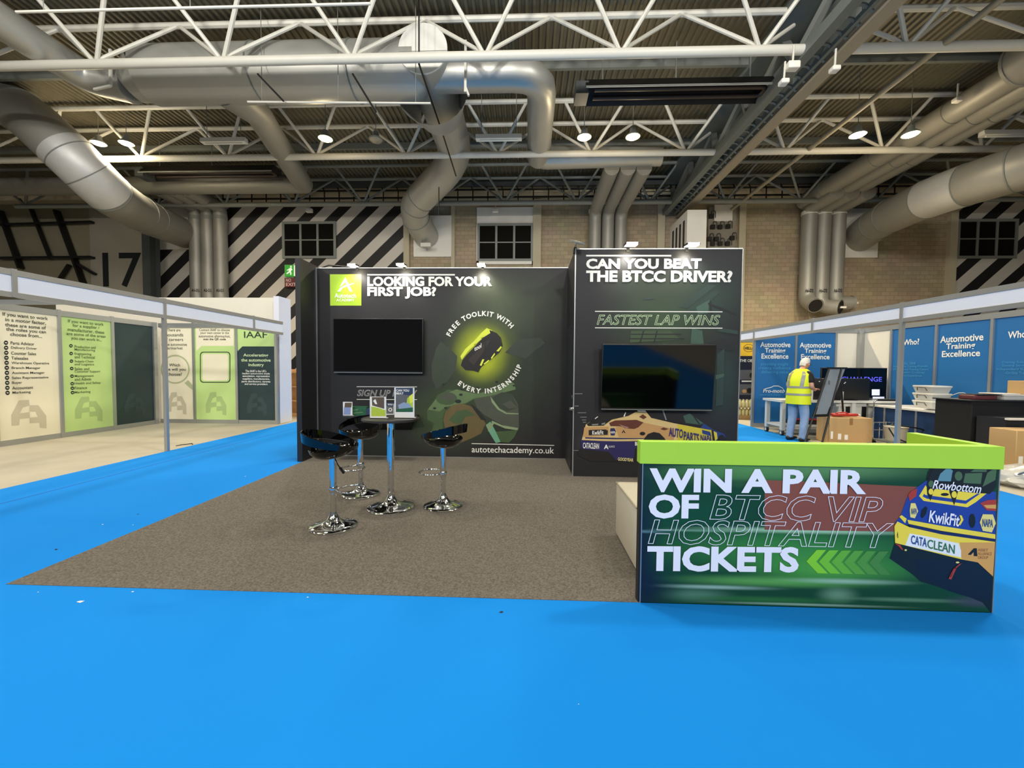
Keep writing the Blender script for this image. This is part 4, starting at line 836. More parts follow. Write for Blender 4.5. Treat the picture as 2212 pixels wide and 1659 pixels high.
def make_stool():
    t = thing('bar_stool', (0, 0, 0), 'gloss black bar stool', 'stool', 'gloss black bar stools round the table')
    MB().lathe(chrome_base(.205, .6, .028), (0, 0, .009), 44).build('base', CHROME, t)
    MB().tube([(0, 0, .13), (0, 0, .3)], .027, 22).tube([(0, 0, .3), (0, 0, .655)], .031, 22).build('column', CHROME, t)
    # foot rest loop towards the front (+Y)
    lp = [Vector((.02, .028, .35))]+[Vector((.125*math.sin(a), .16-.12*math.cos(a), .35+.0*a)) for a in [math.radians(q) for q in range(35, 330, 20)]]+[Vector((-.02, .028, .35))]
    MB().tube(lp, .009, 10).lathe([(.034, -.02), (.038, -.01), (.038, .02), (.034, .03)], (0, 0, .35), 20).build('foot_rest', CHROME, t)
    MB().tube([(.02, .02, .64), (.09, .06, .60), (.15, .1, .575)], .006, 8).build('lever', CHROME, t)
    MB().tube([(.14, .094, .579), (.2, .135, .553)], .012, 10).build('lever_grip', BLACKM, t)
    # bowl seat: rings from the underside to the rim and back inside
    rings = []
    N = 44
    def rg(sx, sy, z, dy=0, tilt=0.0): return [Vector((sx*math.cos(2*math.pi*j/N), dy+sy*math.sin(2*math.pi*j/N), z+tilt*(-math.sin(2*math.pi*j/N)))) for j in range(N)]
    for sx, sy, z in ((.06, .06, .645), (.12, .11, .652), (.17, .155, .672), (.205, .185, .702), (.218, .2, .735), (.214, .196, .742), (.2, .182, .722), (.16, .145, .695), (.1, .09, .68), (.03, .03, .676)):
        rings.append(rg(sx, sy, z, 0, -.012))
    MB().loft(rings).build('seat', GLOSSB, t)
    # back band: a tilted loop joined to the rim at the front, rising to the back
    mb = MB(); vs = []
    for j in range(N):
        a = 2*math.pi*j/N; c, s_ = math.cos(a), math.sin(a)
        k = (1-s_)/2                      # 0 at the front, 1 at the back
        zc = .735+.115*k; hh = .018+.026*k
        ox, oy = .225+.012*k, .21+.035*k
        for (rr, dz) in ((1.0, -hh), (1.03, hh), (.985, hh+.004), (.955, -hh+.004)):
            vs.append((ox*c*rr, oy*s_*rr-.01*k, zc+dz))
    fs = []
    for j in range(N):
        for q in range(4):
            fs.append((j*4+q, ((j+1) % N)*4+q, ((j+1) % N)*4+(q+1) % 4, j*4+(q+1) % 4))
    mb.add(vs, fs, 0, True); mb.build('back_band', GLOSSB, t)
    return t
def copy_tree(o, parent=None):
    c = o.copy(); COL.objects.link(c); c.parent = parent
    for ch in list(o.children): copy_tree(ch, c)
    return c
st = make_stool()
for i, (x, y, a, lb) in enumerate(((-1.75, 3.57, -78, 'gloss black bar stool nearest the camera, its back turned to the left'), (-1.89, 4.51, 172, 'gloss black bar stool behind the leaflet table, facing the camera'), (-.87, 4.18, 66, 'gloss black bar stool right of the table, its back turned to the right'))):
    o = st if i == 0 else copy_tree(st)
    o.location = (x, y, 0); o.rotation_euler = (0, 0, math.radians(a)); o['label'] = lb
# leaflets and signs on the table
def stand_sign(name, px0, px1, py0, py1, Y, zb, label, cat, frame, fill, lean=.03, items=(), lines=(), th=.006):
    a = P(px0, py1, Y=Y); b = P(px1, py0, Y=Y); h = b.z-a.z
    t = thing(name, ((a.x+b.x)/2, Y, zb), label, cat)
    z0, z1 = zb, zb+h
    MB().box(a.x, b.x, Y, Y+th, z0, z1).build('board', frame, t)
    MB().box(a.x, b.x, Y, Y+.07, z0, z0+.006).build('foot', frame, t)
    s = Sheet('Y', Y, 1, t, .0006)
    s.polys('print', [fill]+list(items) if fill else list(items), 1)
    for mt, ls in lines: s.text('lettering', mt, ls, 6)
    return t
WA = mat('white_acrylic', (232, 232, 228), rough=.3, vary=0); LG = mat('leaflet_lime', (178, 200, 62), rough=.45, vary=.12, scale=30); PB = mat('photo_brown', (92, 78, 60), rough=.45, vary=.35, scale=30)
GRN = mat('leaflet_green', (34, 92, 58), rough=.4, vary=.4, scale=22); LBL = mat('leaflet_blue', (132, 148, 190), rough=.45, vary=.2, scale=20); NVL = mat('leaflet_navy', (40, 56, 84), rough=.45, vary=.1)
GY = mat('photo_grey', (96, 96, 98), rough=.45, vary=.35, scale=30)
zt = .949
stand_sign('leaflet_holder', 799, 834, 855, 902, 4.0, zt, 'white holder of lime and photo leaflets at the left edge of the bar table', 'leaflet holder', WA, (PB, [(803, 858), (830, 858), (830, 884), (803, 878)]),
           items=[(WHITET, [(801, 858), (803, 858), (804, 876), (833, 884), (833, 886), (801, 878)]), (LG, [(802, 878), (814, 880), (833, 886), (833, 899), (802, 899)]), (WHITET, [(806, 866), (811, 862), (815, 873), (811, 873)])])
stand_sign('sign_holder', 852, 895, 833, 899, 4.05, zt, 'white framed upright poster with a racing car on the bar table', 'poster holder', WA, (GY, [(855, 838), (892, 838), (892, 890), (855, 890)]),
           items=[(NVL, [(855, 838), (892, 838), (892, 855), (855, 850)]), (LG, [(880, 860), (892, 850), (892, 890), (876, 888)]), (mat('photo_sky', (140, 160, 186), rough=.4, vary=.1), [(860, 875), (872, 869), (884, 872), (890, 880), (862, 884)]), (YK, [(884, 856), (892, 850), (892, 868), (886, 872)]), (GRN, [(856, 884), (892, 880), (892, 890), (856, 890)])], lines=[(WHITET, [('CAN YOU', 856, 884, 841, 846, {'bold': .03}), ('BEAT', 856, 872, 847.5, 852, {'bold': .03})])])
# black wall shelf behind with more leaflets
a = P(738, 905, Y=6.12); b = P(891, 908, Y=6.12); zs = .705
t = thing('wall_shelf', ((a.x+b.x)/2, WF, zs), 'black shelf on the back wall below the television, behind the bar table', 'shelf')
MB().box(a.x, b.x, 6.12, WF-.015, zs-.03, zs).build('shelf_board', BLACKB, t)
MB().add([(x, y, z) for x, y, z in ((a.x+.05, 6.16, zs-.03), (b.x-.05, 6.16, zs-.03), (b.x-.12, WF-.015, zs-.25), (a.x+.12, WF-.015, zs-.25), (a.x+.05, WF-.015, zs-.03), (b.x-.05, WF-.015, zs-.03))], [(0, 1, 2, 3), (4, 3, 2, 5), (0, 3, 4), (1, 5, 2), (0, 4, 5, 1)]).build('bracket_box', BLACKB, t)
stand_sign('leaflet_holder', 741, 761, 869, 899, 6.2, zs, 'small pale blue leaflet standing at the left end of the black wall shelf', 'leaflet holder', WA, (LBL, [(743, 880), (758, 880), (757, 896), (742, 896)]), items=[(PB, [(745, 870), (760, 870), (759, 880), (744, 880)])])
stand_sign('leaflet_box', 758, 791, 880, 899, 6.25, zs, 'dark green patterned leaflet box on the black wall shelf', 'leaflet box', GRN, (GRN, [(758.5, 880.5), (790.5, 880.5), (790.5, 898), (758.5, 898)]), items=[(G5, [(760, 886), (774, 884), (774, 885), (760, 887)]), (G5, [(762, 892), (784, 890), (784, 891), (762, 893)])], th=.1)
stand_sign('leaflet_box', 791, 800, 884, 899, 6.24, zs, 'small navy leaflet pack beside the green box on the wall shelf', 'leaflet box', NVL, None, items=[(NVL, [(791.5, 884.5), (799.5, 884.5), (799.5, 898), (791.5, 898)])], th=.1)
stand_sign('leaflet_holder', 833, 851, 869, 896, 6.22, zs, 'small grey car flyer standing on the wall shelf beside the framed poster', 'leaflet holder', WA, (GY, [(834, 870), (850, 870), (850, 894), (834, 894)]), items=[(NVL, [(834, 870), (850, 870), (850, 879), (834, 877)]), (WHITET, T(ell(843, 885, 4, 4), 0, 0, 1)), (GY, T(ell(843, 885, 2.5, 2.5), 0, 0, 1))], lines=[(WHITET, [('YOU', 837, 848, 872, 875.5, {'bold': .03})])])
# ================================================================== left shell scheme stand
CRE = mat('poster_cream', (238, 230, 202), rough=.55, vary=.02); PGR = mat('poster_green', (190, 218, 138), rough=.55, vary=.02); PTL = mat('poster_teal', (34, 56, 60), rough=.35, vary=.25, scale=2)
INK = mat('poster_ink', (70, 72, 62), rough=.6, vary=0); INKG = mat('poster_ink_green', (96, 112, 66), rough=.6, vary=0); LGO = mat('poster_logo_beige', (200, 192, 166), rough=.6, vary=0); LGG = mat('poster_logo_green', (164, 188, 122), rough=.6, vary=0); LGT = mat('poster_logo_teal', (44, 66, 68), rough=.5, vary=0); PLG = mat('poster_pale_text', (206, 222, 176), rough=.6, vary=0); DTL = mat('poster_dark_ink', (28, 48, 40), rough=.6, vary=0); PW2 = mat('poster_white', (232, 232, 224), rough=.6, vary=0)
WHF = mat('white_fascia', (226, 228, 236), rough=.45, vary=.015)
PWH = mat('white_infill', (226, 220, 204), rough=.55, vary=.03)
XB, XF, YFAR = -9.38, -6.16, 10.05
t = thing('exhibition_stand', (-7.8, 7.5, 0), 'open aluminium framed exhibition stand on the left with cream, green and teal posters', 'exhibition stand')
ydiv = [4.75, 5.76, 6.77, 7.78, 8.82, 9.85]
for i, y in enumerate(ydiv[:-1]):
    m_ = (PWH, PGR, CRE, PGR, PTL)[i]
    if i >= 1 and i == 1: m_ = PWH
    MB().box(XB-.02, XB, y+.03, ydiv[i+1]-.03, .1, 2.45).build('poster_panel', m_, t)
    MB().box(XB-.03, XB+.026, y-.03, y+.03, 0, 2.575).build('post', ALU, t)
MB().box(XB-.03, XB+.015, 4.75, 9.85, .0, .1).box(XB-.03, XB+.02, 4.75, 9.85, 2.45, 2.56).each('rail', ALU, t)
MB().box(XB-.03, XB+.04, 9.8, 9.9, 0, 2.56).build('corner_post', ALU, t)
xd = [P(345, 800, Y=YFAR).x, P(420, 800, Y=YFAR).x, P(512, 800, Y=YFAR).x, P(597, 800, Y=YFAR).x]
for i in range(3):
    MB().box(xd[i]+.03, xd[i+1]-.03, YFAR, YFAR+.02, .1, 2.45).build('poster_panel', (CRE, PGR, PTL)[i], t)
    MB().box(xd[i+1]-.03, xd[i+1]+.03, YFAR-.03, YFAR+.03, 0, 2.58 if i < 2 else 2.6).build('post', ALU, t)
MB().box(xd[0], xd[3], YFAR-.015, YFAR+.03, 0, .1).box(xd[0], xd[3], YFAR-.02, YFAR+.03, 2.45, 2.56).each('rail', ALU, t)
def fascia(X, y0, y1, yposts, ypanels, zt=2.6, zb_=2.27):
    MB().box(X-.02, X+.02, y0, y1, zt-.07, zt).box(X-.02, X+.02, y0, y1, zb_, zb_+.06).each('fascia_rail', ALU, t)
    for a, b in ypanels: MB().box(X-.012, X+.012, a+.025, b-.025, zb_+.06, zt-.07).build('fascia_board', WHF, t)
    for y, z0 in yposts: MB().box(X-.026, X+.026, y-.026, y+.026, z0, zt+.01).build('post', ALU, t)
fascia(XF, 2.6, 9.98, ((4.65, 2.27), (6.66, 0), (8.9, 2.27)), ((2.6, 4.65), (4.65, 6.66), (6.66, 8.9), (8.9, 9.98)))
for y in (6.66,): MB().box(XB, XF, y-.02, y+.02, 2.5, 2.58).build('cross_beam', ALU, t)
s = Sheet('X', XB, -1, t); tp = lambda *L: T(L, 0, 560, 3.77)
def ln(body, x0, x1, yc, h, **k): return (body, x0/3.77, x1/3.77, 560+(yc-h/2)/3.77, 560+(yc+h/2)/3.77, k)
B = {'bold': .012}
s.text('lettering', INK, [ln('If you want to work', 20, 388, 468, 36, **B), ln('in a motor factor,', 42, 372, 507, 32, **B), ln('these are some of', 40, 372, 545, 28, **B), ln('the roles you can', 48, 372, 584, 34, **B), ln('choose from...', 82, 340, 618, 28, **B)]+
       [ln(b, a, c, y, 25, bold=.01) for b, a, c, y in (('Parts Advisor', 85, 277, 686), ('Delivery Driver', 88, 298, 726), ('Counter Sales', 88, 292, 767), ('Telesales', 90, 228, 806), ('Warehouse Operative', 92, 398, 848), ('Branch Manager', 93, 328, 887), ('Assistant Manager', 95, 362, 927), ('Sales Representative', 95, 393, 966), ('Buyer', 97, 178, 1007), ('Accountant', 97, 268, 1046), ('Marketing', 99, 248, 1086))])
for i in range(11): s.polys('bullet', [(BLACKT, T(ell(48+i*1.3, 680+i*40.8, 18, 18), 0, 560, 3.77)), (CRE, tp((40+i*1.3, 676+i*40.8), (57+i*1.3, 677+i*40.8), (57+i*1.3, 684+i*40.8), (40+i*1.3, 683+i*40.8)))])
LA = [(155, 1150), (235, 1145), (240, 1190), (185, 1205), (160, 1255), (240, 1245), (242, 1290), (160, 1300), (155, 1350), (95, 1355), (92, 1270)]
LB = [(240, 1190), (310, 1188), (375, 1275), (377, 1378), (325, 1372), (322, 1330), (242, 1335), (242, 1290), (312, 1285), (290, 1240), (240, 1240)]
def logo(m_, ox, oy, sx, sy, bx, by, sc): return [(m_, [(bx+(ox+(x-92)*sx)/sc, by+(oy+(y-1145)*sy)/sc) for x, y in L]) for L in (LA, LB)]
for l_ in (logo(LGO, 92, 1145, 1, 1, 0, 560, 3.77), logo(LGG, 612, 1118, .78, .86, 0, 560, 3.77), logo(LGT, 1010, 1095, .62, .72, 0, 560, 3.77)): s.polys('emblem', l_, 2)
s.text('lettering', INKG, [ln('If you want to work', 553, 842, 520, 32, **B), ln('for a supplier /', 590, 808, 551, 32, **B), ln('manufacturer, these', 550, 847, 585, 32, **B), ln('are some of the areas', 540, 858, 616, 24, **B), ln('you can work in...', 578, 828, 653, 30, **B)]+
       [ln(b, 606, c, y, 23, bold=.01) for b, c, y in (('Production and', 777, 715), ('Manufacturing', 773, 740), ('Engineering', 743, 773), ('and Technical', 770, 797), ('Supply-Chain', 760, 833), ('and Logistics', 765, 858), ('Sales and', 725, 892), ('Customer Support', 815, 916), ('Management', 762, 952), ('and Admin', 740, 977), ('Health and Safety', 820, 1010), ('Finance', 708, 1047), ('Marketing', 735, 1083))])
for y in (705, 768, 830, 890, 952, 1014, 1050, 1086): s.polys('bullet', [(BLACKT, T(ell(577+(y-705)*.035, y, 15, 14), 0, 560, 3.77)), (PGR, tp((570+(y-705)*.035, y-3), (585+(y-705)*.035, y-2), (585+(y-705)*.035, y+4), (570+(y-705)*.035, y+3)))])
s = Sheet('Y', YFAR, 1, t); tf = lambda *L: T(L, 330, 620, 4.365)
def lf(body, x0, x1, yc, h, **k): return (body, 330+x0/4.365, 330+x1/4.365, 620+(yc-h/2)/4.365, 620+(yc+h/2)/4.365, k)
s.polys('print', [(CRE, tf((405, 330), (764, 330), (764, 556), (460, 556), (412, 604)))], 1)
s.polys('print', [(PGR, tf((792, 380), (1152, 380), (1152, 560), (845, 560), (800, 606)))], 1)
s.text('lettering', INK, [lf('There are', 137, 262, 405, 26), lf('thousands', 108, 288, 450, 30), lf('of careers', 105, 288, 494, 28), lf('in the automotive', 85, 323, 541, 26), lf('aftermarket', 100, 283, 575, 26), lf('Which', 155, 258, 735, 28, bold=.01), lf('one will you', 105, 312, 779, 34, bold=.01), lf('choose?', 138, 275, 822, 30, bold=.01),
       lf('Contact IAAF to choose', 440, 728, 404, 24), lf('your next career in the', 450, 720, 435, 28), lf('automotive aftermarket,', 435, 732, 465, 28), lf('scan the QR code', 478, 690, 493, 24, bold=.02)])
def ringpoly(cx, cy, r0, r1, n=28):
    o = ell(cx, cy, r1, r1, n); i = ell(cx, cy, r0, r0, n)
    return [(o[k], o[(k+1) % n], i[(k+1) % n], i[k]) for k in range(n)]
MG = mat('poster_magnifier', (178, 184, 142), rough=.6, vary=0)
s.polys('magnifier', [(MG, T(q, 330, 620, 4.365)) for q in ringpoly(212, 775, 124, 137)]+[(MG, tf((302, 905), (335, 878), (388, 935), (388, 978), (345, 945)))], 1)
def rr(x0, y0, x1, y1, r): return [p for cx, cy, a in ((x1-r, y1-r, 0), (x0+r, y1-r, 90), (x0+r, y0+r, 180), (x1-r, y0+r, 270)) for p in [(cx+r*math.cos(math.radians(a+q)), cy+r*math.sin(math.radians(a+q))) for q in (0, 30, 60, 90)]]
s.polys('code_frame', [(DTL, T(rr(446, 610, 732, 902, 30), 330, 620, 4.365)), (PGR, T(rr(454, 618, 724, 894, 26), 330, 620, 4.365)), (CRE, T(rr(470, 632, 710, 882, 22), 330, 620, 4.365))], 2)
for l_ in (logo(LGO, 135, 990, .64, .9, 330, 620, 4.365), logo(LGG, 500, 990, .68, .94, 330, 620, 4.365), logo(LGT, 890, 1000, .66, .9, 330, 620, 4.365)): s.polys('emblem', l_, 2)
s.text('lettering', DTL, [lf('IAAF', 862, 1078, 450, 60, bold=.005)])
s.text('lettering', PLG, [lf('Accelerating', 855, 1090, 646, 36, bold=.02), lf('the automotive', 835, 1112, 689, 30, bold=.02), lf('industry', 903, 1048, 737, 38, bold=.02)])
s.text('lettering', PW2, [lf(b, a, c, y, 22, bold=.02) for b, a, c, y in (("The IAAF is the UK's", 875, 1072, 792), ('leading automotive trade', 845, 1105, 818), ('association, representing', 848, 1105, 843), ('suppliers, manufacturers,', 848, 1103, 868), ('parts distributors, garages', 840, 1110, 893), ('and service providers', 868, 1083, 917))])
t = thing('exhibition_wall', (-8, 10.4, 0), 'tall plain white stand wall rising behind the poster stand on the left', 'exhibition wall')
MB().box(-12.5, -6.52, 10.32, 10.4, 0, 3.26).build('panel', PWH, t)
MB().box(-6.52, -6.38, 10.2, 10.72, 0, 3.28).build('end_panel', mat('white_end_board', (220, 222, 232), rough=.5, vary=.02), t)
# things glimpsed between the white wall and the black wing
t = thing('display_rack', (-6.6, 11.7, 0), 'wooden rack between the white wall end and the black wing', 'rack')
WD = mat('pale_wood', (204, 160, 104), rough=.6, vary=.25, scale=8)
MB().box(-7.2, -6.35, 11.6, 12.0, 0, .08).box(-7.2, -6.35, 11.98, 12.0, .08, 1.4).build('frame', WD, t)
for k in range(3): MB().box(-7.2, -6.35, 11.6, 11.98, .45+k*.42, .475+k*.42).build('shelf_board', WD, t)
t = thing('standing_sign', (-6.65, 12.05, 0), 'blurred red and white sign above the wooden rack beside the black wing', 'sign')
MB().box(-7.0, -6.3, 12.05, 12.07, 1.95, 2.5).build('board', mat('red_white_sign', (214, 70, 70), rough=.5, vary=.5, scale=3), t)
for x in (-6.95, -6.35): MB().tube([(x, 12.08, 0), (x, 12.08, 2.4)], .015, 6).build('pole', ALU, t)
# ================================================================== right shell scheme stand
SB = mat('poster_sky_blue', (28, 104, 164), rough=.5, vary=.08, scale=1.5); SBT = mat('poster_light_blue_ink', (72, 158, 206), rough=.5, vary=0)
XF, XB, YFAR = 5.87, 8.56, 10.7
t = thing('exhibition_stand', (7.2, 8.0, 0), 'open aluminium framed exhibition stand on the right with bright blue training posters', 'exhibition stand')
xs = [P(x, 800, Y=YFAR).x for x in (1630, 1717, 1803, 1851)]
for i in range(3): MB().box(xs[i]+.02, xs[i+1]-.02, YFAR, YFAR+.02, .1, 2.45).build('poster_panel', (SB, SB, PWH)[i], t)
for i in range(1, 4): MB().box(xs[i]-.025, xs[i]+.025, YFAR-.03, YFAR+.03, 0, 2.56).build('post', ALU, t)
MB().box(xs[0], xs[3], YFAR-.015, YFAR+.03, 0, .1).box(xs[0], xs[3], YFAR-.02, YFAR+.03, 2.45, 2.56).each('rail', ALU, t)
MB().box(8.44, XB+.03, 10.6, 10.78, 0, 2.56).build('corner_post', ALU, t)
yd = [10.66, P(1924, 800, X=XB).y, P(2021, 800, X=XB).y, P(2141, 800, X=XB).y, 6.75, 5.7]
for i in range(5):
    MB().box(XB, XB+.02, yd[i+1]+.02, yd[i]-.02, .1, 2.45).build('poster_panel', PWH if i == 0 else SB, t)
    MB().box(XB-.03, XB+.03, yd[i+1]-.025, yd[i+1]+.025, 0, 2.56).build('post', ALU, t)
MB().box(XB-.015, XB+.03, 5.7, 10.66, 0, .1).box(XB-.02, XB+.03, 5.7, 10.66, 2.45, 2.56).each('rail', ALU, t)
fascia(XF, 2.6, 13.2, ((10.7, 0), (8.56, 2.24), (6.58, 0), (4.5, 2.24)), ((2.6, 4.5), (4.5, 6.58), (6.58, 8.56), (8.56, 10.7), (10.7, 13.2)), 2.54, 2.24)
s = Sheet('Y', YFAR, 1, t)
def lr(body, x0, x1, y0, y1, **k): return (body, 1590+x0/4.608, 1590+x1/4.608, 620+y0/4.608, 620+y1/4.608, k)
BB = {'bold': .02}
s.text('lettering', WHITET, [lr('Automotive', 240, 540, 548, 600, **BB), lr('Training', 285, 490, 608, 668, **BB), lr('Excellence', 252, 520, 663, 714, **BB), lr('Automotive', 632, 945, 553, 604, **BB), lr('Training', 680, 897, 612, 671, **BB), lr('Excellence', 645, 930, 669, 720, **BB), lr('Pro-moto', 268, 480, 1015, 1052, bold=.01, shear=.15)])
s.text('lettering', SBT, [lr('providing insight', 245, 518, 752, 790), lr('creating confidence', 222, 542, 790, 828), lr('delivering value', 250, 520, 830, 868), lr('www.pro-moto', 235, 440, 1066, 1090)])
def arcline(pts, w): return [(WHITET, [(x0, y0-w/2), (x1, y1-w/2), (x1, y1+w/2), (x0, y0+w/2)]) for (x0, y0), (x1, y1) in zip(pts, pts[1:])]
tr = lambda *L: T(L, 1590, 620, 4.608)
s.polys('emblem', arcline(tr((290, 1012), (345, 1000), (375, 985), (420, 985), (460, 1005), (485, 1040)), 1.4), 2)
s = Sheet('X', XB, 1, t)
def lw(body, x0, x1, y0, y1, **k): return (body, 1880+x0/3.455, 1880+x1/3.455, 620+y0/3.455, 620+y1/3.455, k)
s.text('lettering', WHITET, [lw('Who?', 248, 367, 388, 432, **BB), lw('Automotive', 525, 847, 355, 408, **BB), lw('Training', 568, 785, 416, 473, **BB), lw('Excellence', 537, 822, 472, 520, **BB), lw('Who?', 1030, 1190, 326, 380, **BB), lw('Pro-moto', 553, 770, 820, 855, bold=.01, shear=.15)])
s.text('lettering', SBT, [lw('Est. 2008', 255, 340, 560, 578), lw('Automotive Training Provider', 172, 435, 583, 604), lw('IMI Approved Training Centre', 172, 437, 606, 627), lw('Independent Combined', 195, 405, 629, 648), lw('Industry Experience', 205, 385, 652, 674), lw('Training Subjects', 985, 1200, 552, 572), lw('General Servicing', 985, 1200, 576, 598), lw('Independent Garages', 945, 1240, 604, 626), lw('On-Site Training', 1015, 1210, 632, 656), lw('www.pro-moto', 520, 690, 868, 890)])
ts = lambda *L: T(L, 1880, 620, 3.455)
s.polys('emblem', arcline(ts((575, 818), (610, 808), (660, 790), (700, 790), (740, 805), (770, 840)), 1.3), 2)
# stand beyond: yellow and navy poster, stacked bottles
t = thing('exhibition_stand', (6.7, 12.9, 0), 'narrow glimpse of a yellow and navy poster beside the black tower', 'exhibition stand')
YE = mat('poster_yellow', (240, 190, 40), rough=.5, vary=.03); NVP = mat('poster_navy', (24, 30, 52), rough=.5, vary=.08)
MB().box(5.95, 8.4, 12.9, 12.93, .3, 2.35).build('poster_panel', NVP, t)
MB().box(5.9, 8.4, 12.88, 12.94, 2.35, 2.55).each('rail', ALU, t)
s = Sheet('Y', 12.9, 1, t)
s.polys('print', [(YE, [(1590, 736), (1632, 736), (1632, 769), (1590, 769)]), (NVP, T(ell(1617.5, 752, 12, 8.5), 0, 0, 1)), (YE, T(ell(1617.5, 752, 11, 7.5), 0, 0, 1)), (GY, [(1598, 799), (1632, 799), (1632, 820), (1598, 820)]), (GY, [(1597, 830), (1632, 830), (1632, 853), (1597, 853)]), (WHITET, [(1602, 822), (1632, 822), (1632, 825), (1602, 825)]), (BK, T(ell(1624, 811, 5, 6), 0, 0, 1)), (SKN, T(ell(1608, 845, 5, 4), 0, 0, 1)), (BK, T(ell(1619, 844, 6, 6), 0, 0, 1))], 1)
s.text('lettering', NVP, [('HELLA', 1608, 1628, 749, 755, {'bold': .02})], 14)
s.text('lettering', WHITET, [('THE OE', 1597, 1624, 776, 782, {'bold': .02}), ('.com/parts', 1593, 1632, 862, 868, {'bold': .02})], 14)
bt = MB().lathe([(.001, 0), (.045, 0), (.047, .02), (.047, .15), (.03, .19), (.018, .2), (.018, .23), (.001, .23)], (0, 0, 0), 14)
BOT = mat('pale_yellow_bottle', (226, 212, 150), rough=.4, vary=.05)
sh_ = tag(MB().box(6.15, 6.95, 12.3, 12.75, .0, .12).build('pallet', mat('carton_brown', (190, 150, 98), rough=.7, vary=.1)), 'low brown carton base carrying pale bottles beside the black tower', 'carton')
b0 = bt.build('bottle', BOT)
k = 0
tag(MB().box(6.15, 6.95, 12.32, 12.72, .352, .36).build('tray', mat('cardboard_tray', (176, 140, 92), rough=.7, vary=.1)), 'thin cardboard sheet between the two layers of pale bottles', 'cardboard sheet')
for lay in range(2):
    for i in range(7):
        for j in range(2):
            o = b0 if k == 0 else b0.copy()
            if k: COL.objects.link(o)
            k += 1; o.location = (6.22+i*.107, 12.42+j*.2, .121+lay*.241)
            tag(o, 'pale yellow bottle in the %s layer of the stack beside the black tower' % ('lower', 'upper')[lay], 'bottle', '%s layer of stacked pale bottles' % ('lower', 'upper')[lay])
# ------------------------------------------------------------------ bench with castors, screens
WST = mat('white_enamel', (206, 206, 196), rough=.4, vary=.05)
t = thing('workbench', (6.8, 9.6, 0), 'white steel workbench on castors behind the man in the yellow vest', 'workbench')
MB().box(5.7, 8.3, 9.25, 9.95, .76, .81).build('worktop', mat('bench_white', (214, 212, 202), rough=.4, vary=.04), t)
MB().box(5.75, 7.4, 9.3, 9.9, .2, .24).build('lower_shelf', WST, t)
for x, y in ((5.78, 9.3), (7.3, 9.3), (5.78, 9.88), (7.3, 9.88)):
    MB().box(x-.04, x+.04, y-.04, y+.04, .13, .76).build('leg', WST, t)
    c = MB().tube([(x-.025, y+.02, .066), (x+.025, y+.02, .066)], .06, 18).build('castor', mat('castor_rubber', (40, 40, 42), rough=.6, vary=.1), t)
    MB().tube([(x-.028, y+.02, .066), (x+.028, y+.02, .066)], .035, 14).build('hub', WST, c)
    MB().box(x-.035, x+.035, y-.02, y+.03, .1, .14).build('fork', ALU, c)
for x0, x1 in ((7.0, 7.6), (7.65, 8.25)): MB().box(x0, x1, 9.3, 9.9, .06, .75).each('drawer_unit', WST, t)
for x in (7.15, 7.5, 7.8): MB().box(x, x+.09, 9.285, 9.3, .2, .68).build('slot', BLACKM, t)
t = thing('television', (7.55, 9.8, .82), 'black television showing blue lettering on the white workbench', 'television')
a = P(1772, 863, Y=9.75); b = P(1917, 795, Y=9.75)
MB().rbox(a.x, b.x, 9.75, 9.79, .83, b.z, .006).build('casing', BLACKM, t)
MB().box(a.x+.015, b.x-.015, 9.747, 9.752, .86, b.z-.015).build('screen', mat('dark_glass', (4, 4, 5), rough=.07, vary=0), t)
MB().box(a.x+.4, b.x-.4, 9.65, 9.85, .811, .83).build('foot', BLACKM, t)
s = Sheet('Y', 9.747, 1, t); NB = mat('screen_blue', (84, 84, 220), rough=.4, vary=0, emit=.8); NWH = mat('screen_white', (220, 222, 240), rough=.4, vary=0, emit=.6)
s.text('screen_text', NB, [('CHALLENGE', 1818, 1905, 814, 824, {'bold': .01})], 2)
s.polys('screen_picture', [(NWH, [(1885, 857), (1910, 857), (1910, 861), (1885, 861)]), (NWH, [(1883, 841), (1900, 841), (1900, 854), (1883, 854)])], 2)
t = thing('monitor', (7.05, 9.4, .81), 'plain black flat monitor lying in front of the television on the workbench', 'monitor')
a = P(1758, 862, Y=9.4); b = P(1880, 818, Y=9.4)
MB().rbox(a.x, b.x, 9.4, 9.46, .815, b.z, .008).build('casing', mat('monitor_black', (12, 12, 13), rough=.4, vary=.1), t)
MB().box(a.x+.3, b.x-.3, 9.34, 9.5, .811, .818).build('foot', BLACKM, t)
for px, py in ((1770, 824), (1824, 828), (1826, 826)): q = P(px, py, Y=9.4); MB().box(q.x-.012, q.x+.012, 9.397, 9.4, q.z-.008, q.z+.008).build('sticker', WHITET, t)
a = P(1748, 853, Y=9.42); b = P(1759, 818, Y=9.42)
tag(MB().box(a.x-.05, b.x, 9.43, 9.45, .812, b.z).build('paper_board', WHITEP), 'white card standing on the workbench between the man and the monitor', 'card')
t = thing('tool_tray', (6.35, 9.6, .241), 'dark tray of red tools on the lower shelf of the workbench', 'tray')
MB().box(6.1, 6.75, 9.45, 9.75, .241, .33).build('tray', BLACKM, t)
RED = mat('tool_red', (186, 48, 40), rough=.4, vary=.1)
MB().rbox(6.15, 6.7, 9.47, 9.7, .33, .37, .015).build('red_case', RED, t)
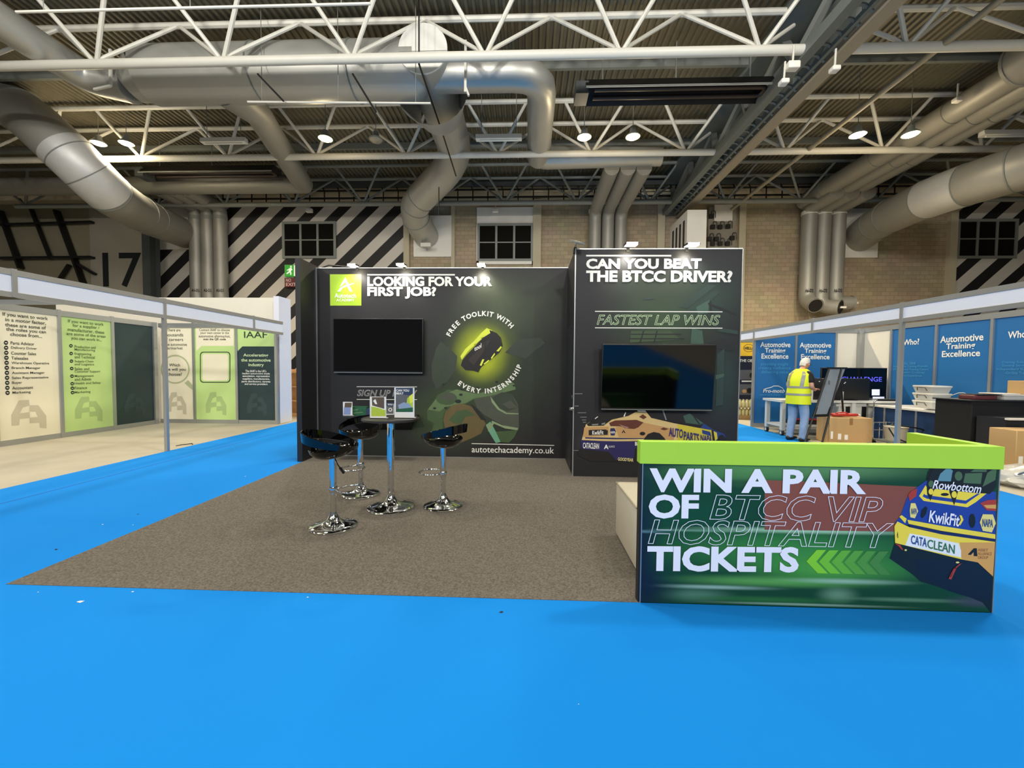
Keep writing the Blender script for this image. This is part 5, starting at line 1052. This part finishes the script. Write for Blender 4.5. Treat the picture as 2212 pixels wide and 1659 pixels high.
# ------------------------------------------------------------------ easel
t = thing('easel', (6.1, 8.5, 0), 'black folding easel with a grey clear plastic board', 'easel')
Y0, Y1 = 8.28, 8.52
bl, br_, tl2, tr2 = P(1757, 897, Y=Y0+.1), P(1788, 897, Y=Y0+.1), P(1791, 796, Y=Y1), P(1826, 796, Y=Y1)
fl, fr_ = P(1738, 952, Y=Y0), P(1776, 948, Y=Y0)
MB().prism([bl, br_, tr2, tl2], (0, .012, 0)).build('board', mat('grey_acrylic', (124, 132, 138), rough=.35, vary=.15, scale=3), t)
fl.z = .012; fr_.z = .012
MB().tube([fl, tl2], .018, 8).build('leg', BLACKM, t); MB().tube([fr_, tr2.lerp(tl2, .25)], .018, 8).build('leg', BLACKM, t)
rl = Vector((7.02, 9.12, .012))
MB().tube([tr2.lerp(tl2, .4)+Vector((0, .03, 0)), P(1817, 830, Y=8.6), rl], .018, 8).build('leg', BLACKM, t)
MB().bar(tl2+Vector((-.04, 0, .01)), tr2+Vector((.03, 0, .01)), .03, .03).build('top_bar', BLACKM, t)
MB().bar(bl+Vector((-.03, -.01, -.01)), br_+Vector((.02, -.01, 0)), .02, .05).build('ledge', BLACKM, t)
for p_, q_ in ((bl, tl2), (br_, tr2)): MB().bar(p_+Vector((0, -.012, 0)), p_.lerp(q_, .17)+Vector((0, -.012, 0)), .05, .01, up=(0, 1, 0)).build('clip', BLACKM, t)
mb = MB().box(P(1786, 825, Y=8.4).x, P(1790, 825, Y=8.4).x, 8.36, 8.364, P(1788, 831, Y=8.4).z, P(1788, 822, Y=8.4).z).build('sticker', GY, t)
t = thing('microphone_stand', (6.52, 9.0, 0), 'white stick with a cross piece standing behind the easel', 'stand')
q = P(1820, 846, Y=9.0); MB().tube([(q.x, 9.0, .0), (q.x, 9.0, q.z)], .022, 10).build('stick', WST, t)
MB().bar((q.x-.12, 9.0, q.z-.3), (q.x+.12, 9.0, q.z-.3), .03, .04).build('cross_piece', WST, t)
MB().lathe([(.001, 0), (.16, 0), (.16, .012), (.03, .03), (.001, .03)], (q.x, 9.0, 0), 20).build('foot', WST, t)
# ------------------------------------------------------------------ cartons and trolley
CARD = mat('cardboard', (192, 156, 104), rough=.75, vary=.05, scale=3)
def carton(x0, x1, y0, y1, z0, z1, label, rot=0.0, marks=(), tape=True):
    cx, cy = (x0+x1)/2, (y0+y1)/2
    t = thing('carton', (cx, cy, z0), label, 'carton')
    MB().rbox(x0, x1, y0, y1, z0, z1, .008, seg=1).build('body', CARD, t)
    if tape: MB().box(cx-.03, cx+.03, y0-.002, y0, z1-.14, z1-.002).build('tape', mat('brown_tape', (150, 112, 66), rough=.4, vary=.05), t)
    MB().box(x0+.004, x1-.004, cy-.004, cy+.004, z1, z1+.0015).build('flap_gap', mat('carton_shadow_line', (96, 72, 44), rough=.8, vary=0), t)
    for (mx, mz, w, h) in marks: MB().box(mx, mx+w, y0-.002, y0, mz, mz+h).build('label', WHITET, t)
    t.rotation_euler = (0, 0, rot)
    return t
carton(6.14, 6.92, 8.3, 8.75, .004, .53, 'large brown carton on the floor with a red tool on top', rot=-.12, marks=((6.17, .1, .04, .15), (6.3, .09, .06, .12), (6.42, .09, .06, .1)))
t = thing('power_tool', (6.5, 8.5, .535), 'red plastic tool lying on the large brown carton', 'tool')
MB().loft([[Vector((x, 8.5+w*math.cos(a)*.5, .575+h*math.sin(a))) for a in [2*math.pi*k/12 for k in range(12)]] for x, w, h in ((6.25, .12, .02), (6.28, .17, .036), (6.45, .15, .036), (6.6, .12, .034), (6.75, .1, .03), (6.78, .06, .02))]).build('body', RED, t)
MB().tube([(6.3, 8.45, .6), (6.36, 8.45, .625), (6.5, 8.45, .625), (6.55, 8.45, .6)], .014, 8).build('handle', RED, t)
MB().tube([(6.78, 8.5, .575), (6.82, 8.5, .57)], .02, 8).build('nozzle', WHITET, t)
t = thing('flat_pack', (6.1, 8.2, 0), 'flattened brown carton lying at the foot of the large carton', 'carton')
MB().box(5.95, 6.75, 8.05, 8.28, .004, .05).build('body', CARD, t)
t = thing('trolley', (7.18, 8.3, 0), 'chrome hand trolley with a black push handle beside the aisle post', 'trolley')
h0, h1 = 6.93, 7.42
MB().tube(fillet([(h0, 8.3, .12), (h0, 8.3, .9), (h1, 8.3, .9), (h1, 8.3, .12)], .08, 5), .014, 10).build('frame', CHROME, t)
MB().tube(fillet([(h0+.06, 8.3, .9), (h1, 8.3, .9), (h1, 8.3, .74)], .08, 5), .02, 10).build('push_handle', BLACKM, t)
MB().box(h0, h1, 7.9, 8.32, .1, .125).build('deck', STEELG, t)
for z in (.3, .45): MB().tube([(h0, 8.3, z), (h1, 8.3, z)], .008, 8).build('cross_bar', CHROME, t)
for k in range(1, 4): x = h0+(h1-h0)*k/4; MB().tube([(x, 8.3, .12), (x, 8.3, .47)], .006, 6).build('upright', CHROME, t)
for x, y in ((h0, 7.95), (h1, 7.95), (h0, 8.28), (h1, 8.28)): MB().tube([(x-.015, y, .052), (x+.015, y, .052)], .05, 16).build('wheel', BLACKM, t)
t = thing('bucket', (7.18, 8.06, .126), 'cream bucket standing on the chrome trolley', 'bucket')
MB().lathe([(.001, .0), (.15, .0), (.18, .26), (.187, .27), (.18, .275), (.172, .26), (.14, .02), (.001, .02)], (7.18, 8.08, .127), 28).build('body', mat('cream_plastic', (214, 204, 180), rough=.45, vary=.05), t)
tag(MB().tube([(7.18+.3*math.cos(a), 8.02+.05*math.sin(a)-.17, .36+.1*math.sin(a*.5)-.0*a) for a in [q*.35 for q in range(0, 19)]], .012, 8).tube([(6.85, 7.86, .4), (6.95, 7.84, .22), (7.15, 7.83, .14), (7.4, 7.84, .2), (7.48, 7.87, .36)], .012, 8).build('hose', BLACKM), 'black hose looped around the chrome trolley', 'hose')
t = thing('power_tool', (6.78, 7.9, .01), 'dark blue power tool lying on the floor between the carton and the trolley', 'tool')
MB().rbox(6.55, 6.8, 7.85, 8.0, .004, .1, .03).build('body', NVL, t); MB().tube([(6.8, 7.92, .06), (6.95, 7.92, .05)], .03, 12).build('head', CHROME, t)
t = thing('paper_stack', (5.95, 8.02, 0), 'white papers and packaging lying on the floor under the easel', 'papers')
MB().add([(5.66, 7.95, .004), (5.95, 7.9, .004), (6.02, 8.1, .004), (5.72, 8.2, .03), (5.66, 7.95, .01), (5.95, 7.9, .012), (6.02, 8.1, .02), (5.72, 8.2, .04)], [(0, 1, 2, 3), (4, 5, 6, 7), (0, 1, 5, 4), (1, 2, 6, 5), (2, 3, 7, 6), (3, 0, 4, 7)]).build('sheet', WHITEP, t)
# blue counter run with white top
t = thing('display_counter', (8.0, 8.2, 0), 'dark blue counter with a white top along the blue posters', 'counter')
DB = mat('counter_blue', (22, 58, 104), rough=.5, vary=.08)
MB().box(7.66, 8.5, 7.55, 9.2, .001, .7).build('body', DB, t); MB().box(7.6, 8.52, 7.5, 9.22, .7, .735).build('worktop', WHITEP, t)
for y in (8.2, 8.9): MB().box(7.652, 7.66, y-.02, y+.02, .02, .7).build('edge_strip', ALU, t)
CLP = mat('clear_plastic', (222, 222, 214), rough=.25, vary=.05, trans=.25); GRYP = mat('handle_grey', (70, 74, 76), rough=.5, vary=0)
zz = .735
for i, lb in enumerate(('lowest', 'middle', 'topmost')):
    t = thing('storage_box', (8.18, 8.45, zz), 'clear plastic storage box, %s of its stack on the blue counter' % lb, 'storage box', 'stacked clear storage boxes')
    z0 = .736+i*.152
    MB().loft([[Vector((x, y, z)) for x, y in ((8.0+k, 8.25+k), (8.36-k, 8.25+k), (8.36-k, 8.66-k), (8.0+k, 8.66-k))] for z, k in ((z0, .03), (z0+.118, .0))]).build('tub', CLP, t)
    MB().rbox(7.99, 8.37, 8.24, 8.67, z0+.118, z0+.15, .008, seg=1).build('lid', WHITEP, t)
    MB().tube([(7.995, 8.36, z0+.05), (7.97, 8.38, z0+.11), (7.97, 8.54, z0+.11), (7.995, 8.56, z0+.05)], .008, 6).build('handle', GRYP, t)
t = thing('paper_stack', (7.9, 7.75, .736), 'loose papers and foil pieces on the end of the white topped blue counter', 'papers')
for k, (x, y, r) in enumerate(((7.8, 7.72, .2), (7.95, 7.85, -.3), (7.78, 7.95, .5))):
    c, s_ = math.cos(r), math.sin(r)
    MB().add([(x+dx*c-dy*s_, y+dx*s_+dy*c, .737+.006*k+dz) for dz in (0, .004) for dx, dy in ((-.1, -.14), (.1, -.14), (.1, .14), (-.1, .14))], [(0, 1, 2, 3), (4, 5, 6, 7), (0, 1, 5, 4), (1, 2, 6, 5), (2, 3, 7, 6), (3, 0, 4, 7)]).build('sheet', (WHITEP, ALU, GY)[k], t)
# black draped counter with clutter
t = thing('draped_counter', (7.85, 6.95, 0), 'tall black draped counter beside the blue counter', 'counter')
MB().rbox(7.27, 8.5, 6.85, 7.45, .004, .99, .01, seg=1).build('drape', mat('black_cloth', (9, 9, 10), rough=.85, vary=.2, bump=.1), t)
MB().box(7.24, 8.52, 6.83, 7.47, .99, 1.01).build('worktop', BLACKB, t)
t = thing('tool_case', (7.55, 7.05, 1.011), 'dark red and black tool case on the black draped counter', 'case')
MB().rbox(7.4, 7.78, 6.95, 7.2, 1.011, 1.085, .015).build('body', mat('case_maroon', (92, 42, 44), rough=.5, vary=.4, scale=12), t); MB().box(7.45, 7.73, 6.94, 7.21, 1.085, 1.1).build('lid', BLACKM, t)
t = thing('crate', (8.05, 7.05, 1.011), 'clear white plastic crate on the right end of the black draped counter', 'crate')
MB().rbox(7.83, 8.5, 6.9, 7.25, 1.011, 1.09, .012).build('tub', CLP, t); MB().rbox(7.75, 8.1, 6.92, 7.22, 1.104, 1.12, .006, seg=1).build('lid', WHITEP, t); MB().box(7.82, 8.51, 6.89, 7.26, 1.085, 1.103).build('rim', WHITEP, t)
carton(8.2, 8.5, 6.95, 7.2, 1.104, 1.33, 'small open carton standing on the white plastic crate', tape=True)
# white table with carton and bag at the right edge
t = thing('low_cabinet', (7.8, 6.6, 0), 'black cabinet with a white front edge behind the big carton', 'cabinet')
MB().box(7.3, 8.45, 6.4, 6.8, .004, .765).build('body', BLACKB, t); MB().box(7.28, 8.46, 6.34, 6.4, .745, .775).build('edge', WHITEP, t)
carton(6.98, 7.6, 5.98, 6.33, .004, .64, 'big brown carton on the floor at the right edge beside the plastic bag', marks=((7.02, .1, .06, .17),), tape=False)
t = thing('plastic_bag', (6.6, 5.5, 0), 'clear crumpled plastic bag of grey cables on the floor right of the counter', 'plastic bag')
bm = bmesh.new(); bmesh.ops.create_icosphere(bm, subdivisions=4, radius=1)
from mathutils import noise
vs = []
for v in bm.verts:
    d = 1+.18*noise.noise(v.co*2.2)+.09*noise.noise(v.co*6)
    vs.append(Vector((6.62+.52*v.co.x*d, 5.4+.36*v.co.y*d, max(.004, .11+.16*v.co.z*d))))
MB().add(vs, [[v.index for v in f.verts] for f in bm.faces], 0, True).build('bag', mat('bag_plastic', (226, 224, 214), rough=.2, vary=.08, bump=.3, trans=.35, scale=14), t); bm.free()
mb = MB()
for k in range(5): mb.tube([(6.3+.12*k+.1*math.cos(a+k), 5.25+.08*math.sin(a)+.03*k, .2+.03*math.sin(a*2+k)) for a in [q*.5 for q in range(13)]], .012, 6)
mb.build('cables', mat('cable_grey', (96, 110, 122), rough=.5, vary=.1), t)
# ------------------------------------------------------------------ the man in the yellow vest
def skin(nodes, edges, sub=2):
    me = bpy.data.meshes.new('figure'); me.from_pydata([n[:3] for n in nodes], edges, [])
    ob = bpy.data.objects.new('figure', me); COL.objects.link(ob)
    md = ob.modifiers.new('skin', 'SKIN'); md.use_smooth_shade = True
    for i, n in enumerate(nodes):
        sv = me.skin_vertices[0].data[i]; r = n[3]; sv.radius = r if isinstance(r, tuple) else (r, r); sv.use_root = (i == 0)
    ss = ob.modifiers.new('sub', 'SUBSURF'); ss.levels = sub
    dg = bpy.context.evaluated_depsgraph_get(); ev = ob.evaluated_get(dg); m2 = bpy.data.meshes.new_from_object(ev)
    vs = [v.co.copy() for v in m2.vertices]; fs = [list(p.vertices) for p in m2.polygons]
    bpy.data.objects.remove(ob); bpy.data.meshes.remove(m2)
    return vs, fs
SK = mat('skin', (206, 150, 122), rough=.55, vary=.05); HAIR = mat('white_hair', (226, 218, 204), rough=.7, vary=.15, scale=40, bump=.3)
VEST = mat('hi_vis_yellow', (226, 236, 28), rough=.6, vary=.05, scale=5, bump=.15); REFL = mat('reflective_strip', (150, 150, 140), rough=.35, vary=.05)
JEAN = mat('faded_denim', (142, 164, 192), rough=.85, vary=.2, scale=7, bump=.3); TEE = mat('black_tee', (16, 16, 18), rough=.8, vary=.1); SHOE = mat('dark_shoe', (24, 24, 24), rough=.6, vary=.1)
man = thing('person', (5.66, 8.62, 0), 'white haired person in yellow high visibility vest and jeans, head bowed', 'person')
man.rotation_euler = (0, 0, math.radians(-68))
nodes = [(0, 0, .95, .12), (0, .01, 1.12, .125), (0, .04, 1.3, .14), (0, .07, 1.45, .075), (0, .105, 1.52, .052), (0, .13, 1.57, .05)]
edges = [(0, 1), (1, 2), (2, 3), (3, 4), (4, 5)]
for sx in (-1, 1):
    o = len(nodes)
    nodes += [(sx*.1, 0, .88, .095), (sx*.12, .03, .5, .06), (sx*.13, -.03, .1, .04), (sx*.14, .1, .045, .036)]
    edges += [(0, o), (o, o+1), (o+1, o+2), (o+2, o+3)]
    o = len(nodes); wy = .3 if sx > 0 else .27
    nodes += [(sx*.17, .06, 1.41, .06), (sx*.25, .02, 1.14, .043), (sx*.17, wy-.06, 1.07, .028), (sx*.14, wy, 1.09, (.034, .02))]
    edges += [(2, o), (o, o+1), (o+1, o+2), (o+2, o+3)]
    for k, (fx, fl_) in enumerate(((.028, .07), (.01, .08), (-.008, .075), (-.026, .06))):
        f = len(nodes); hx = sx*.14
        nodes += [(hx+fx, wy+.035, 1.095, .0095), (hx+fx*1.1, wy+.035+fl_*.55, 1.09, .009), (hx+fx*1.1, wy+.03+fl_*.9, 1.065, .008)]
        edges += [(o+3, f), (f, f+1), (f+1, f+2)]
    f = len(nodes); nodes += [(sx*.14-sx*.035, wy-.005, 1.1, .011), (sx*.14-sx*.055, wy+.03, 1.1, .009)]; edges += [(o+3, f), (f, f+1)]
vs, fs = skin(nodes, edges)
body = MB(); body.add(vs, fs, 0, True)
# head, bowed forward
hd = Matrix.Translation((0, .175, 1.615)) @ Matrix.Rotation(math.radians(-24), 4, 'X')
bm = bmesh.new(); bmesh.ops.create_uvsphere(bm, u_segments=28, v_segments=20, radius=1)
hv = []
for v in bm.verts:
    x, y, z = v.co; w = .076*(1-.18*max(0, -z)); d = .098*(1-.1*max(0, -z)); p = Vector((x*w, y*d, z*.118))
    if y > .5:                                        # face: brow, eye hollows, nose, mouth, chin
        if abs(x) < .2 and -.4 < z < .12: p.y += .022*(1-abs(x)/.2)*(1-abs(z+.22)/.34 if abs(z+.22) < .34 else 0)
        if .1 < abs(x) < .55 and -.05 < z < .2: p.y -= .008
        if abs(x) < .35 and -.62 < z < -.48: p.y -= .004
        if abs(x) < .3 and z < -.75: p.y += .012
    hv.append(hd @ p)
body.add(hv, [[v.index for v in f.verts] for f in bm.faces], 0, True); bm.free()
for sx in (-1, 1): body.lathe([(.001, -.008), (.02, -.004), (.028, .004), (.022, .01), (.001, .006)], hd @ Vector((sx*.076, -.005, -.01)), 12, ax=(sx, -.3, 0))
L0 = Vector()
def mb_(name, mb, m_, parent=man): return mb.build(name, m_, parent, off=L0)
mb_('body', body, SK)
for sx in (-1, 1): mb_('eye', MB().lathe([(.001, .011), (.008, .008), (.011, 0), (.008, -.008)], hd @ Vector((sx*.03, .085, .012)), 10, ax=(0, 1, -.4)), WHITEP)
bm = bmesh.new(); bmesh.ops.create_uvsphere(bm, u_segments=26, v_segments=20, radius=1); hv = []; keep = set()
for v in bm.verts:
    x, y, z = v.co; k = 1.1 if (z > .3 or y < .1) else 1.0
    hv.append(hd @ Vector((x*.078*k, y*.1*k-.004, z*.12*k)))
    if (z > .52) or (y < .15 and z > -.05) or (y < -.35 and z > -.6): keep.add(v.index)
hf = [[v.index for v in f.verts] for f in bm.faces if all(v.index in keep for v in f.verts)]; bm.free()
mb_('hair', MB().add(hv, hf, 0, True), HAIR)
mb_('glasses', MB().tube([hd @ Vector(q) for q in ((-.08, -.01, .02), (-.07, .09, .018), (-.035, .108, .016), (0, .112, .018), (.035, .108, .016), (.07, .09, .018), (.08, -.01, .02))], .004, 6), BLACKM)
n2 = [(0, 0, .93, (.12, .1))]; e2 = []
for sx in (-1, 1):
    o = len(n2); n2 += [(sx*.1, 0, .86, .1), (sx*.115, .02, .68, .098), (sx*.125, .035, .5, .084), (sx*.13, -.005, .3, .076), (sx*.135, -.03, .1, .07), (sx*.135, -.025, .05, .072)]
    e2 += [(0, o), (o, o+1), (o+1, o+2), (o+2, o+3), (o+3, o+4), (o+4, o+5)]
vs, fs = skin(n2, e2); mb_('jeans', MB().add(vs, fs, 0, True), JEAN)
vs, fs = skin([(0, .04, 1.3, .15), (0, .065, 1.45, .085), (.17, .06, 1.41, .085), (.235, .03, 1.2, .07), (-.17, .06, 1.41, .085), (-.235, .03, 1.2, .07)], [(0, 1), (0, 2), (2, 3), (0, 4), (4, 5)]); mb_('t_shirt', MB().add(vs, fs, 0, True), TEE)
def tor(z, grow=0.0, n=36):
    tab = ((.78, .225, .185, .0), (.95, .22, .18, .0), (1.12, .21, .178, .015), (1.28, .225, .18, .035), (1.4, .215, .15, .055), (1.47, .15, .11, .065), (1.51, .09, .085, .075))
    for a, b in zip(tab, tab[1:]):
        if a[0] <= z <= b[0]: break
    f = min(1, max(0, (z-a[0])/(b[0]-a[0]))); rx, ry, cy = [a[i]*(1-f)+b[i]*f for i in (1, 2, 3)]
    return [Vector(((rx+grow)*math.copysign(abs(math.cos(q))**.85, math.cos(q)), cy+(ry+grow)*math.copysign(abs(math.sin(q))**.85, math.sin(q)), z)) for q in [2*math.pi*k/n for k in range(n)]]
vest = mb_('vest', MB().loft([tor(z) for z in (.78, .86, .95, 1.04, 1.12, 1.2, 1.28, 1.35, 1.4, 1.44, 1.47, 1.5, 1.51)]), VEST)
for z in (.98, 1.13): mb_('reflective_band', MB().loft([tor(z-.022, .004), tor(z, .005), tor(z+.022, .004)], cap=False), REFL, vest)
for i0 in (23, 30):
    st_ = []
    for z in (1.15, 1.22, 1.3, 1.37, 1.42, 1.455): q = tor(z, .006); st_.append((q[i0], q[i0+2]))
    mb = MB()
    for a, b in zip(st_, st_[1:]): mb.add([a[0], a[1], b[1], b[0]], [(0, 1, 2, 3)], 0, True)
    mb_('reflective_brace', mb, REFL, vest)
for sx in (-1, 1): mb_('shoe', MB().loft([[Vector((sx*.135+w*math.cos(q), y, max(.004, .05+h*math.sin(q)))) for q in [2*math.pi*k/14 for k in range(14)]] for y, w, h in ((-.11, .025, .025), (-.09, .042, .045), (0, .046, .05), (.09, .05, .035), (.15, .042, .025), (.175, .015, .012))]), SHOE)
# ------------------------------------------------------------------ scraps on the carpets
def scrap(px, py, r, m_, label, z=.007):
    c = P(px, py, Z=z); n = 7; pts = [(c.x+r*random.uniform(.5, 1.2)*math.cos(2*math.pi*k/n), c.y+.6*r*random.uniform(.5, 1.2)*math.sin(2*math.pi*k/n), z) for k in range(n)]
    top = (c.x, c.y, z+r*.35)
    tag(MB().add(pts+[top], [list(range(n))[::-1]]+[(k, (k+1) % n, n) for k in range(n)]).build('scrap', m_), label, 'scrap', 'scraps on the carpets')
SCW, SCK = mat('white_scrap', (220, 218, 210), rough=.8, vary=.05), mat('dark_scrap', (24, 26, 40), rough=.7, vary=.1)
for px, py, r, m_, lb in ((121, 1187, .02, SCK, 'dark scrap on the blue carpet left of the dark carpet square'), (174, 1300, .022, SCW, 'largest white scrap on the blue carpet below the left corner of the dark carpet'), (1083, 1322, .018, SCK, 'dark scrap on the blue carpet in front of the dark carpet square'), (287, 1278, .009, SCW, 'small white scrap just off the front edge of the dark carpet'), (222, 1133, .009, SCW, 'small white scrap on the blue aisle, left of another one'), (287, 1134, .008, SCW, 'small white scrap on the blue aisle near the dark carpet edge'), (298, 1111, .012, SCK, 'thin dark scrap on the blue aisle above two white ones'), (530, 1029, .01, SCW, 'small white scrap on the blue aisle near the black wing'), (665, 1290, .008, SCW, 'small white scrap by the front edge of the dark carpet below the nearest stool'), (1250, 1521, .005, SCW, 'tiny white scrap alone on the blue carpet in the foreground'), (82, 1279, .006, SCW, 'tiny white scrap at the left corner of the dark carpet')):
    scrap(px, py, r, m_, lb)
tag(MB().tube([P(x, y, Z=.006) for x, y in ((380, 963), (392, 961), (402, 960), (415, 958), (416, 960))], .008, 6).build('cord', BLACKM), 'short black cord lying on the bare floor beside the aisle post', 'cord')
